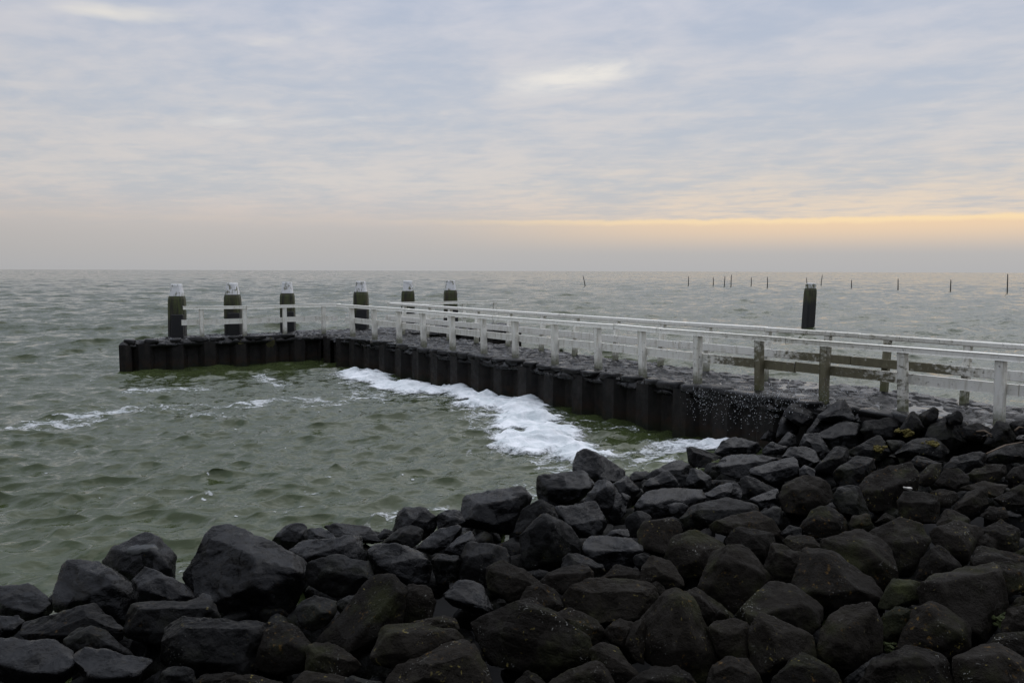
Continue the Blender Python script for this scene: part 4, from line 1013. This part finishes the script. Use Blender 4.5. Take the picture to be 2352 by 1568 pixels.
# ground under the stones, and the small rubble that fills the gaps
def build_ground():
    xs, ys = np.arange(-24, 24.01, .25), np.arange(-14, 17.01, .25)
    XX, YY = np.meshgrid(xs, ys, indexing='ij')
    x, y = XX.ravel(), YY.ravel()
    z = shore_z(x, y) - .52 + .05 * fbm2(x * 2, y * 2, 3, 3)
    z = z + 6.5 * smooth(-1.2, -11.0, y + .12 * x)               # unseen dike behind the photographer, added to darken the boulder fronts
    z = np.where(x * NV[0] + y * NV[1] > OFF0 - .4, -1.2, z)
    o = mesh_obj('ground', np.stack([x, y, z], 1), grid_faces(len(xs), len(ys)), M['ground'])
    tag(o, 'dark bed of the stone embankment', 'ground', kind='structure')
build_ground()

def build_rubble():
    rg = np.random.default_rng(5)
    VV, FF, base = [], [], 0
    pool = []
    for k in range(14):
        pts = rg.uniform(-1, 1, (16, 3)) * np.array([1, .8, .65])
        pool.append(rock_shape(pts, 3, 900 + k, p=60, cuts=5, rough=.8, S=1.0))
    for gx in np.arange(-9, 11, .38):
        for gy in np.arange(-2.5, 15, .38):
            x, y = gx + rg.uniform(-.2, .2), gy + rg.uniform(-.2, .2)
            s = shore_s(x, y); off = x * NV[0] + y * NV[1]
            if s < -.15 or off > OFF0 - .5: continue
            if y < .9 and abs(x) < 1.2: continue
            P, f = pool[rg.integers(len(pool))]
            a = rg.uniform(0, 6.28); ca, sa = math.cos(a), math.sin(a)
            inside = y > 3.2 and abs(x) < .68 * y + .3
            sc = rg.uniform(.15, .24) if inside else rg.uniform(.26, .42)
            Q = P @ np.array([[ca, sa, 0], [-sa, ca, 0], [0, 0, 1]]) * sc
            z = float(shore_z(x, y)) - (.25 if inside else .12) + rg.uniform(-.05, .05)
            VV.append(Q + np.array([x, y, z])); FF.append(f + base); base += len(Q)
    o = mesh_obj('rubble', np.concatenate(VV), np.concatenate(FF), M['m'])
    tag(o, 'dark broken stone filling the gaps of the embankment', 'rubble', kind='stuff')
build_rubble()

# rough flat stones along the front edge of the deck
def build_edge_stones():
    rr = random.Random(4); rg = np.random.default_rng(8)
    spots = []
    t = -23.2
    while t < -5.0:
        spots.append((P2(t, OFF0 + .16), TV, -NV)); t += rr.uniform(.38, .62)
    s = .3
    while s < 5.4:
        spots.append((H0 + HD * s + np.array([-.5, .866]) * .16, HD, np.array([.5, -.866]))); s += rr.uniform(.42, .7)
    for k, (c, d, n_) in enumerate(spots):
        L, W, Hh = rr.uniform(.17, .36), rr.uniform(.16, .24), rr.uniform(.05, .085)
        pts = []
        for a in (-1, -.4, .4, 1):
            for b in (-1, 1):
                for z in (-1, 1):
                    q = c + d * a * L * rr.uniform(.8, 1.05) + n_ * (b * W * rr.uniform(.7, 1.1) * (1 if abs(a) < .9 else .7) - .02)
                    pts.append((q[0], q[1], DZ + .0 + z * Hh * rr.uniform(.6, 1.2)))
        P, f = rock_shape(pts, 3, 1300 + k, p=16, cuts=3, rough=.5, S=.3)
        part('edge_stone', (P, f), M['deck'], pier, True)
build_edge_stones()

# ------------------------------------------------------------------ railings
def on_line(px, A, D, py=770):
    r = ray(px, py)
    s = np.linalg.solve(np.array([[D[0], -r[0]], [D[1], -r[1]]]), -np.asarray(A, float))[0]
    return s

def railing(label, A, D, out, post_px, rail_px, cuts_top, cuts_mid, lean, mid_off, seed, ztop=1.885, zmid=1.385, post_at=None):
    """A: point on the line, D: direction, out: outward normal; pixel columns locate posts and plank joints"""
    A, D, out = (np.asarray(q, float) for q in (A, D, out))
    rr = random.Random(seed)
    s0, s1 = on_line(rail_px[0], A, D), on_line(rail_px[1], A, D)
    mid = A + D * (s0 + s1) / 2
    root = empty('railing', (mid[0], mid[1], DZ), label, 'railing', 'white timber railings of the pier')
    D3, O3, Z3 = np.array([*D, 0]), np.array([*out, 0]), np.array([0, 0, 1.])
    for px in post_px:
        b = A + D * on_line(px, A, D)
        base = np.array([b[0], b[1], .50]); top = np.array([b[0] + out[0] * lean, b[1] + out[1] * lean, ztop - .086])
        j = D3 * rr.uniform(-.03, .03); top = top + j
        ax = (top - base); L = np.linalg.norm(ax); ax /= L
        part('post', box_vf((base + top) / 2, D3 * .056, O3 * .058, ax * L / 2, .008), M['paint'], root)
    def planks(name, px0, px1, joints, half, zc, oo, mat, bev):
        edges = [px0] + list(joints) + [px1]
        for a, b in zip(edges[:-1], edges[1:]):
            sa, sb = on_line(a, A, D), on_line(b, A, D)
            g = .006 if a != px0 else 0
            pa, pb = A + D * (sa + g) + out * oo, A + D * (sb - .006) + out * oo
            za, zb = zc + rr.uniform(-.010, .010), zc + rr.uniform(-.010, .010)
            P, Q = np.array([*pa, za]), np.array([*pb, zb])
            d = Q - P; L = np.linalg.norm(d); d /= L
            part(name, box_vf((P + Q) / 2, d * L / 2, O3 * half[0], Z3 * half[1], bev), mat, root)
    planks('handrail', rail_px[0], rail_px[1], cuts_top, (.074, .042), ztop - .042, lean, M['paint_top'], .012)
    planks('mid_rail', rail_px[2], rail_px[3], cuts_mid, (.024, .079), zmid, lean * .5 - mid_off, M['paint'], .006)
    return root

dpx = lambda X0, S: (lambda x: (X0 + x / S) / 1.6531)
c1, c2, c3, c4 = dpx(400, 2.352), dpx(1200, 2.352), dpx(2100, 2.6133), dpx(2900, 2.24)
railing('white railing along the walkway edge nearest the boulders, stained black by the splash',
        P2(-15, 12.33), TV, -NV,
        [c2(335), c2(530), c2(748), c2(968), c2(1226), c2(1506), c2(1788), c2(2140), c3(463), c3(907), c3(1448), c3(2068), c4(533), c4(1221), c4(2047), 2560],
        (782, 2700, c2(252), 2700), [c2(830), c2(1615), c3(645), c3(1070), c4(225)], [c2(858), c2(1648), c3(686), c4(262), 2345], .055, .088, 1)
railing('white railing along the far side of the walkway, its posts leaning outward',
        P2(-15, 14.1), TV, NV,
        [923, 978, c2(1180), c2(1425), c2(1705), c2(2002), c3(205), c3(612), c3(1060), c3(1515), 1757, 1898, c4(1035), c4(1725), 2440, 2700],
        (893, 2860, c2(650), 2860), [c2(1320), c2(2165), c3(50), c3(1305), c3(2090), c4(795)], [c2(1295), c3(200), c3(1265), c3(2110), c4(760)], .10, .085, 2)
railing('short white railing on the left arm of the pier head',
        H0 + np.array([-.5, .866]) * .45, HD, (.5, -.866),
        [c1(866), c1(1246), c1(1605), c1(1950)], (423, 781, 419, c1(2083)), [c1(1262)], [c1(1600)], .02, .085, 3, 1.865, 1.38)
railing('short white railing on the right arm of the pier head, crossing behind the walkway railings',
        H0 + np.array([-.5, .866]) * .20, HD, (.5, -.866),
        [994, 1066, 1136], (892, 1167, 884, 1139), [1120], [1050], .02, -.085, 4, 1.90, 1.40)

# ------------------------------------------------------------------ mooring posts
def prism(levels, nside_pts):
    V, Fc = [], []
    k = len(nside_pts)
    for (z, s, ox, oy) in levels:
        for (a, b) in nside_pts: V.append((a * s + ox, b * s + oy, z))
    for i in range(len(levels) - 1):
        for j in range(k):
            Fc.append([i * k + j, i * k + (j + 1) % k, (i + 1) * k + (j + 1) % k, (i + 1) * k + j])
    Fc.append(list(range(k))[::-1]); Fc.append([(len(levels) - 1) * k + j for j in range(k)])
    return V, Fc

def mooring_post(xy, ang, half, zs, label, fender, lean=(0, 0), base=-1.2, neck=.68, paint='cap'):
    """square chamfered timber, painted and tapered at the top, with a flat lid"""
    z_sh, z_nk, z_top = zs
    root = empty('mooring_post', (xy[0], xy[1], 0), label, 'mooring post', 'timber mooring posts')
    ch = .30
    sq = []
    for (a, b) in ((1, -1), (1, 1), (-1, 1), (-1, -1)):
        t = [(a, b * (1 - ch)), (a * (1 - ch), b)] if a * b > 0 else [(a * (1 - ch), b), (a, b * (1 - ch))]
        sq += t
    ca, sa = math.cos(ang), math.sin(ang)
    sq = [(half * (x * ca - y * sa), half * (x * sa + y * ca)) for x, y in sq]
    lx = lambda z: lean[0] * (z - .9)
    ly = lambda z: lean[1] * (z - .9)
    lv = [(z, s, lx(z), ly(z)) for z, s in ((base, 1.04), (.9, 1.03), (z_sh - .28, 1.0), (z_sh - .1, .97), (z_sh, .88))]
    V, Fc = prism(lv, sq)
    part('shaft', (np.array(V) + np.array([xy[0], xy[1], 0]), Fc), M['timber'], root)
    V, Fc = prism([(z_sh + .002, .82, lx(z_sh), ly(z_sh)), (z_nk, neck, lx(z_nk), ly(z_nk))], sq)
    part('painted_top', (np.array(V) + np.array([xy[0], xy[1], 0]), Fc), M[paint], root)
    circ = [(half * math.cos(2 * math.pi * i / 20), half * math.sin(2 * math.pi * i / 20)) for i in range(20)]
    cs = neck * 1.06
    V, Fc = prism([(z_nk + .002, cs, lx(z_nk), ly(z_nk)), (z_top - .02, cs, lx(z_top), ly(z_top)), (z_top, cs * .9, lx(z_top), ly(z_top))], circ)
    part('cap', (np.array(V) + np.array([xy[0], xy[1], 0]), Fc), M['cap'], root)
    if fender:
        fx = np.array([ca, sa]); fy = np.array([-sa, ca])           # the face turned to the walkway
        p = np.array(xy) - fy * (half * 1.04 + .06) + fx * .07
        part('rubbing_strip', box_vf((p[0], p[1], .70), np.array([*fx, 0]) * half * .74, np.array([*fy, 0]) * .055, np.array([0, 0, .88]), .012), M['rubber'], root)
    return root

ML0, MLD = np.array([-10.64, 26.34]), np.array([.816, .577])
for px, top, lab in ((408, 652.5, 'timber mooring post farthest left, beside the end of the left arm railing'),
                     (537, 650, 'mooring post with dark marks on its white top, second from the left end'),
                     (662, 648, 'mooring post with yellowed white paint, third from the left end'),
                     (830.5, 646, 'mooring post behind the corner where the walkway railing begins'),
                     (937.5, 645, 'mooring post standing where the two back railings cross'),
                     (1035, 644, 'mooring post farthest right on the pier head, with a V-shaped mark')):
    rr_ = random.Random(int(px))
    p = ML0 + MLD * on_line(px, ML0, MLD)
    zt = HCAM + ray(px, top)[2] / ray(px, top)[1] * p[1]
    mooring_post(p, rad(6) + rr_.uniform(-.12, .12), .245 * rr_.uniform(.96, 1.04), (zt - .375, zt - .105, zt), lab, True, (rr_.uniform(-.015, .015), rr_.uniform(-.01, .01)))
p = at(1857, 752, 0)[:2]
zt = HCAM + ray(1857, 650)[2] / ray(1857, 650)[1] * p[1]
mooring_post(p, rad(20), .27, (zt - .28, zt - .07, zt), 'single mooring post standing alone in open water behind the walkway', False, (.035, 0), neck=.82, paint='cap_worn')

# ------------------------------------------------------------------ stakes far out in the water
def tube(pts, radii, k=7):
    pts = np.asarray(pts, float); V, Fc = [], []
    for i, (p, r) in enumerate(zip(pts, radii)):
        t = pts[min(i + 1, len(pts) - 1)] - pts[max(i - 1, 0)]; t /= np.linalg.norm(t)
        a = np.cross(t, (0.31, .9, .17)); a /= np.linalg.norm(a); b = np.cross(t, a)
        for j in range(k):
            an = 2 * math.pi * j / k
            V.append(tuple(p + r * (a * math.cos(an) + b * math.sin(an))))
    for i in range(len(pts) - 1):
        for j in range(k):
            Fc.append([i * k + j, i * k + (j + 1) % k, (i + 1) * k + (j + 1) % k, (i + 1) * k + j])
    Fc.append(list(range(k))[::-1]); Fc.append([(len(pts) - 1) * k + j for j in range(k)])
    return V, Fc

STK = [(1344, 657, 1339, 633.5, 'thin stake leaning left, alone above the middle of the pier'),
       (1581.5, 655, 1581.5, 634, 'short upright stake, first of the row right of the leaning one'),
       (1638, 657, 1638, 636.5, 'shortest stake left of the close pair'),
       (1664, 657.5, 1665, 634, 'left stake of the close pair in open water'),
       (1679, 658, 1680.5, 631, 'right and taller stake of the close pair in open water'),
       (1725.5, 656.5, 1725.5, 637, 'faint short stake right of the close pair'),
       (1762.5, 660.5, 1762.5, 636, 'stake halfway between the close pair and the lone mooring post'),
       (1853.5, 655, 1853, 637.5, 'stake peeping out behind the cap of the lone mooring post'),
       (1886, 654.5, 1888.5, 631, 'stake leaning right, just right of the lone mooring post'),
       (1956, 664.5, 1956, 643, 'stake right of the one that leans right, shorter than the next'),
       (2062.5, 669.5, 2063, 640, 'stake midway between the lone mooring post and the right edge'),
       (2183, 671.5, 2184, 642, 'second stake from the right edge of the photo'),
       (2313.5, 674.5, 2314.5, 629, 'tallest stake, nearest the right edge of the photo')]
for i, (xb, yb, xt, yt, lab) in enumerate(STK):
    yh = 617.3 + xb * 8.0 / 2352 + (2.0 if xb > 1900 else -1.0)
    d = HCAM * FPX / max(yb - yh, 20)
    rb = ray(xb, yb); rb = CAM + rb * (d / rb[1]); rt = ray(xt, yt); rt = CAM + rt * (d / rt[1])
    rr = random.Random(i); L = [rb + (rt - rb) * q for q in (-.35, 0, .4, .75, 1.0)]
    for q in L[2:4]: q += np.array([rr.uniform(-.05, .05), 0, 0])
    V, Fc = tube(L, [.10, .095, .085, .075, .055])
    o = mesh_obj('stake', V, Fc, M['stake'], None, (float(rb[0]), float(rb[1]), 0))
    tag(o, lab, 'stake', 'fishing stakes in open water')

# ------------------------------------------------------------------ foam
def poly_sd(x, y, poly):
    d = np.full(x.shape, 1e9); ins = np.zeros(x.shape, bool)
    n_ = len(poly)
    for i in range(n_):
        ax, ay = poly[i]; bx, by = poly[(i + 1) % n_]
        ex, ey = bx - ax, by - ay
        t = np.clip(((x - ax) * ex + (y - ay) * ey) / (ex * ex + ey * ey + 1e-12), 0, 1)
        d = np.minimum(d, np.hypot(x - ax - t * ex, y - ay - t * ey))
        cr = ((ay > y) != (by > y)) & (x < ex * (y - ay) / (ey + 1e-12 * (ey == 0)) + ax)
        ins ^= cr
    return np.where(ins, d, -d)

k6 = lambda x, y: tuple(at((1200 + x / 1.809) / 1.6531, (1300 + y / 1.809) / 1.6531, 0.03)[:2])
FOAM = [k6(*q) for q in ((110, 205), (230, 185), (330, 190), (440, 203), (540, 235), (560, 262), (650, 233), (665, 252), (740, 265), (830, 268), (860, 285), (1000, 293), (1110, 305), (1215, 315), (1218, 340), (1290, 345), (1400, 378), (1560, 398), (1580, 412), (1637, 408), (1628, 480), (1660, 498), (1760, 500), (1705, 540), (1720, 578), (1800, 585), (1850, 635), (1800, 662), (1950, 708), (2100, 732), (2320, 710), (2150, 748), (1990, 780), (1880, 810), (1700, 815), (1640, 772), (1580, 742), (1480, 748), (1350, 745), (1130, 722), (1160, 700), (1270, 682), (1180, 638), (1300, 602), (1190, 570), (1235, 500), (1180, 482), (1190, 458), (1010, 440), (920, 442), (905, 410), (960, 388), (870, 350), (700, 342), (600, 352), (500, 312), (350, 292), (352, 270), (180, 250))]
FOAM2 = [tuple(at(a, b, 0.05)[:2]) for a, b in ((1500, 1014), (1560, 1004), (1640, 996), (1700, 988), (1760, 974), (1795, 985), (1785, 1040), (1740, 1036), (1690, 1040), (1640, 1034), (1580, 1022), (1520, 1023))]

def foam_sheet(name, polys, label, step, thick, mat):
    a = np.concatenate([np.array(p_) for p_ in polys])
    lo, hi = a.min(0) - .6, a.max(0) + .6
    xs, ys = np.arange(lo[0], hi[0], step), np.arange(lo[1], hi[1], step)
    XX, YY = np.meshgrid(xs, ys, indexing='ij'); x, y = XX.ravel(), YY.ravel()
    sd = np.full(x.shape, -9.)
    for p_ in polys: sd = np.maximum(sd, poly_sd(x, y, p_))
    wx, wy = x + .25 * fbm2(x * 1.5, y * 1.5, 2, 3), y + .25 * fbm2(x * 1.5, y * 1.5, 2, 4)
    n1 = fbm2(wx * 2.2, wy * 4.5, 5, 21, .6)
    holes = smooth(.6, 1.0, fbm2(wx * .9, wy * 2.2, 3, 41)) * smooth(1.0, .2, sd)
    mval = sd + .10 * n1 - .4 * holes - .30 * smooth(2.9, 4.0, x) * (1 + n1)
    R_ = np.hypot(x, y); sp = np.maximum(.028, R_ * .0034)
    X, Y, Z, J, _ = sea(x, y, sp)
    lump = fbm2(wx * 1.5, wy * 3.0, 4, 55, .5)
    th = thick * smooth(-.1, .5, mval) * (1 + .8 * lump) + .02 * smooth(.0, .4, mval) * fbm2(wx * 4, wy * 8, 3, 58) + .008
    top = np.stack([X, Y, Z + th + .01], 1)
    fc = grid_faces(len(xs), len(ys))
    keep = (mval[fc] > -.28).all(1)
    fc = fc[keep]
    used = np.unique(fc); mp = -np.ones(len(x), int); mp[used] = np.arange(len(used))
    o = mesh_obj(name, top[used], mp[fc], mat)
    attr(o, 'foaminess', np.clip(.28 + mval[used] * 2.2, -1, 1.3))
    tag(o, label, 'foam', kind='stuff')
    return o
foam_sheet('foam', [FOAM, FOAM2], 'thick white foam drifting on the green water beside the pier wall', .033, .07, M['foam'])

def foam_streaks():
    L = [([(0, 988), (90, 972), (180, 962), (250, 948), (300, 940)], .55, 1.0), ([(80, 985), (160, 975), (210, 968)], .35, .9),
         ([(300, 908), (370, 900), (440, 899)], .45, 1.0), ([(560, 935), (620, 918), (690, 912), (750, 920)], .45, .95),
         ([(590, 862), (620, 880), (660, 890)], .30, 1.0), ([(440, 930), (540, 935)], .4, .75), ([(700, 935), (760, 932), (830, 905)], .4, .75),
         ([(330, 935), (430, 945), (520, 965)], .4, .75), ([(800, 870), (840, 895), (900, 915)], .5, .8), ([(840, 905), (900, 900)], .4, .9),
         ([(890, 890), (1000, 915), (1100, 950)], .5, .8), ([(1100, 960), (1140, 1020)], .5, .8), ([(1260, 1050), (1300, 1075), (1330, 1090)], .5, .95),
         ([(1540, 1022), (1640, 1008), (1700, 1000), (1760, 985)], .6, 1.25), ([(1480, 1060), (1560, 1030), (1640, 1015)], .6, .85), ([(1500, 1020), (1580, 1010), (1660, 1000)], .5, .95), ([(1440, 985), (1520, 975)], .4, .7),
         ([(1320, 925), (1345, 945)], .35, .9), ([(430, 1150), (560, 1140), (640, 1142), (700, 1138)], .18, .55), ([(760, 1110), (850, 1095)], .2, .55)]
    step = .03
    xs, ys = np.arange(-13.5, 6.0, step), np.arange(8.0, 25.0, step)
    XX, YY = np.meshgrid(xs, ys, indexing='ij'); x, y = XX.ravel(), YY.ravel()
    mk = np.full(x.shape, -1.)
    for pl, wd, dn in L:
        w_ = [at(a, b, 0)[:2] for a, b in pl]
        d = np.full(x.shape, 9.)
        for (ax, ay), (bx, by) in zip(w_[:-1], w_[1:]):
            ex, ey = bx - ax, by - ay
            t = np.clip(((x - ax) * ex + (y - ay) * ey) / (ex * ex + ey * ey), 0, 1)
            d = np.minimum(d, np.hypot(x - ax - t * ex, y - ay - t * ey))
        mk = np.maximum(mk, dn * (1 - (d / (wd * 1.25)) ** 2))
    mk = np.maximum(mk, -.6)
    fsd = poly_sd(x, y, FOAM)
    mk = np.maximum(mk, .62 * smooth(-.75, -.05, fsd))
    wx, wy = x + .2 * fbm2(x * 2, y * 2, 2, 13), y + .2 * fbm2(x * 2, y * 2, 2, 14)
    n1 = fbm2(wx * 2.6 + wy * .8, wy * 6.5 - wx * .8, 5, 91, .62)
    rid = 1 - np.abs(fbm2(wx * 2.4, wy * 4.2, 3, 19)) * 2.2
    ss = shore_s(x, y) + .25 * fbm2(x * 1.3, y * 1.3, 2, 29)
    mk = np.maximum(mk, .72 * (1 - np.abs(ss + .1) / .55))
    wl = OFF0 - .28 - (x * NV[0] + y * NV[1])                                # wash along the wall
    mk = np.maximum(mk, np.where(y < 17, .55 * (1 - np.abs(wl - .1) / .45), -1))
    mval = np.maximum(mk, -.5) * .85 + .34 * n1 + .22 * rid - .38
    speck = fbm2(x * 15, y * 21, 2, 66, .5) - 1.04 + .32 * smooth(.2, .8, fbm2(x * .5, y * .9, 2, 67))
    mval = np.maximum(mval, np.where((fsd < -.3) & (speck > 0), .9, -1))
    fc = grid_faces(len(xs), len(ys))
    keep = (mval[fc] > 0).all(1)
    off = x * NV[0] + y * NV[1]
    hd = (x - H0[0]) * -.5 + (y - H0[1]) * .866
    ok = (off < OFF0 - .1) & (hd < -.1) & (np.abs(x) < .72 * y) & (shore_s(x, y) < .6)
    fc = fc[keep & ok[fc].all(1)]
    used = np.unique(fc); mp = -np.ones(len(x), int); mp[used] = np.arange(len(used))
    R_ = np.hypot(x, y); sp = np.maximum(.028, R_ * .0034)
    X, Y, Z, J, _ = sea(x[used], y[used], sp[used])
    o = mesh_obj('foam_streaks', np.stack([X, Y, Z + .010], 1), mp[fc], M['streak'])
    attr(o, 'foaminess', np.clip(mval[used], 0, 1.2))
    tag(o, 'thin broken streaks and flecks of foam on the sheltered water', 'foam', kind='stuff')
foam_streaks()

# ------------------------------------------------------------------ spray where a wave breaks at the foot of the wall
def build_spray():
    rg = np.random.default_rng(17)
    v, f = ICO[2]
    VV, FF, base = [], [], 0
    def drop(p, r, st):
        nonlocal base
        q = v * r * np.array([1, 1, st]); q = q + np.array(p)
        VV.append(q); FF.append(f + base); base += len(v)
    n_ = 0
    while n_ < 620:                                   # the falling curtain in front of the piling
        px = rg.triangular(1560, 1760, 1870); py = rg.triangular(875, 905, 1000)
        if py > 1000 - abs(px - 1720) * .25: continue
        off = OFF0 - .12 - rg.exponential(.35)
        r = ray(px, py); d = off / (r[0] * NV[0] + r[1] * NV[1])
        drop(CAM + r * d, rg.uniform(.0016, .0042) * (1.7 if rg.random() < .1 else 1), rg.uniform(1.2, 2.6)); n_ += 1
    for _ in range(520):                              # thrown up over the deck and the stones
        px = rg.normal(1885, 62); py = rg.normal(898, 26)
        if py > 955: continue
        off = OFF0 + rg.uniform(-.5, 1.1)
        r = ray(px, py); d = off / (r[0] * NV[0] + r[1] * NV[1])
        P = CAM + r * d
        if P[2] < DZ + .02: P[2] = DZ + rg.uniform(.02, .3)
        drop(P, rg.uniform(.0015, .0045), rg.uniform(.9, 2.4))
    for _ in range(90):
        px = rg.normal(1610, 18); py = rg.normal(925, 20)
        off = OFF0 - rg.uniform(.2, .5); r = ray(px, py); d = off / (r[0] * NV[0] + r[1] * NV[1])
        drop(CAM + r * d, rg.uniform(.002, .006), rg.uniform(1., 1.8))
    o = mesh_obj('spray', np.concatenate(VV), np.concatenate(FF), M['spray'])
    tag(o, 'white water drops splashing against the pier wall and boulders', 'spray', kind='stuff')
build_spray()

# ------------------------------------------------------------------ small things on the stones
def ground_hit(px, py):
    dg = bpy.context.evaluated_depsgraph_get()
    r = Vector(ray(px, py)).normalized()
    ok, loc, nor, idx, ob, mx = SC.ray_cast(dg, Vector(CAM), r)
    return np.array(loc) if ok else np.array(at(px, py, .6))
bpy.context.view_layer.update()
q4 = lambda x, y: ((2700 + x / 1.436) / 1.6531, (1500 + y / 1.436) / 1.6531)

def reed(a, b, r0, label):
    A, B = ground_hit(*a), ground_hit(*b)
    A, B = A + np.array([0, 0, .02]), B + np.array([0, 0, .03])
    mid = (A + B) / 2 + np.array([0, 0, .03])
    V, Fc = tube([A, A * .6 + mid * .4, mid, mid * .4 + B * .6, B], [r0, r0, r0 * .9, r0 * .75, r0 * .5])
    o = mesh_obj('reed_stalk', V, Fc, M['reed'], None, tuple(A)); tag(o, label, 'reed stalk', 'dry reed stalks on the boulders')
reed(q4(1448, 206), q4(1530, 228), .014, 'upper brown reed stalk lying across the flat dark slab')
reed(q4(1475, 252), q4(1528, 236), .014, 'short brown reed stalk under the upper one, beside the steep dark pyramid')
reed(q4(1500, 328), q4(1700, 268), .010, 'long thin reed stalk bent over the big flat rock at the right edge')
reed(q4(1655, 203), q4(1702, 190), .013, 'pale reed stalk at the right edge below the last railing post')

def tuft(px, py, size, mat, label, seed, flat=.45):
    c = ground_hit(px, py); rg = np.random.default_rng(seed)
    VV, FF, base = [], [], 0
    v, f = ICO[2]
    for _ in range(26):
        d = rg.normal(size=3) * np.array([.5, .5, flat * .5]) * size
        rr_ = size * rg.uniform(.16, .36)
        q = v * (1 + .25 * rg.normal(size=(len(v), 1))) * rr_ * np.array([1, 1, .7])
        VV.append(q + c + d); FF.append(f + base); base += len(v)
    o = mesh_obj('moss_tuft', np.concatenate(VV), np.concatenate(FF), mat, None, tuple(c), False)
    tag(o, label, 'moss tuft', 'moss tufts between the boulders')
tuft(*q4(632, 1195), .075, M['moss'], 'green moss tuft at the foot of the sloping diamond-shaped boulder', 1)
tuft(*q4(962, 1352), .085, M['moss'], 'green moss tuft beside the regular pyramid boulder', 2)
tuft(*q4(1568, 1215), .085, M['moss'], 'green moss tuft at the right end of the widest boulder', 3)
tuft(*q4(1066, 206), .10, M['ymoss'], 'yellow moss tuft at the foot of the tall tilted rock', 4)
tuft(*q4(1205, 264), .085, M['ymoss'], 'yellow moss ring on the wide low rock below the railing', 5, .25)
tuft(*q4(915, 290), .075, M['ymoss'], 'dull yellow moss tuft in the dark pocket of a rock', 6)

def pebble():
    c = ground_hit(*q4(1066, 524)); rg = np.random.default_rng(3)
    P, f = rock_shape(c + rg.uniform(-1, 1, (14, 3)) * np.array([.05, .045, .03]) + np.array([0, 0, .03]), 3, 77, 12, 2, .5, .07)
    o = mesh_obj('pebble', P, f, M['pebble'], None, tuple(c)); tag(o, 'white pebble lying on the corner of the cube-like block', 'pebble')
pebble()

def grass_tuft():
    p = at(c2(2190), (1000 + 790 / 2.352) / 1.6531, DZ); rg = np.random.default_rng(2)
    V, Fc = [], []
    for k in range(70):
        a = rg.uniform(0, 6.28); r = rg.uniform(0, .10); b = np.array([p[0] + r * math.cos(a), p[1] + r * math.sin(a), DZ - .03])
        t = b + np.array([rg.normal(0, .07), rg.normal(0, .07), rg.uniform(.07, .19)]); s = np.array([math.sin(a), -math.cos(a), 0]) * .006
        i = len(V); m_ = (b + t) / 2 + np.array([0, 0, .02]); V += [tuple(b - s), tuple(b + s), tuple(m_ + s * .7), tuple(m_ - s * .7), tuple(t)]
        Fc += [[i, i + 1, i + 2, i + 3], [i + 3, i + 2, i + 4]]
    o = mesh_obj('grass_tuft', V, Fc, M['moss'], None, (float(p[0]), float(p[1]), DZ - .03)); tag(o, 'small grass tuft growing on the far edge of the stone deck', 'grass tuft')
grass_tuft()

def rock_puddle():
    c = ground_hit((1225 / 2.266) / 1.6531, (1900 + 402 / 2.266) / 1.6531)
    dg = bpy.context.evaluated_depsgraph_get()
    rr = random.Random(6); k, V = 30, []
    ph = [1 + .22 * math.sin(2 * (2 * math.pi * i / k) + 1) + rr.uniform(-.07, .07) for i in range(k)]
    for f_ in (.02, .35, .65, .88, 1.0):                           # a film of water following the hollow of the stone
        for i in range(k):
            a = 2 * math.pi * i / k
            q = c + np.array([.12 * ph[i] * f_ * math.cos(a), .075 * ph[i] * f_ * math.sin(a), .5])
            ok, loc, *_ = SC.ray_cast(dg, Vector(q), Vector((0, 0, -1)))
            z = loc.z if ok else c[2]
            V.append((q[0] - c[0], q[1] - c[1], .45 * (z - c[2]) + .55 * max(z - c[2], -.02) + (.008 if f_ < .95 else -.004)))
    F_ = [[r_ * k + i, r_ * k + (i + 1) % k, (r_ + 1) * k + (i + 1) % k, (r_ + 1) * k + i] for r_ in range(4) for i in range(k)] + [list(range(k))[::-1]]
    o = mesh_obj('puddle', np.array(V) + c, F_, M['puddle'], None, tuple(c), True)
    tag(o, 'small bright puddle on top of a boulder by the left shore', 'puddle')
rock_puddle()
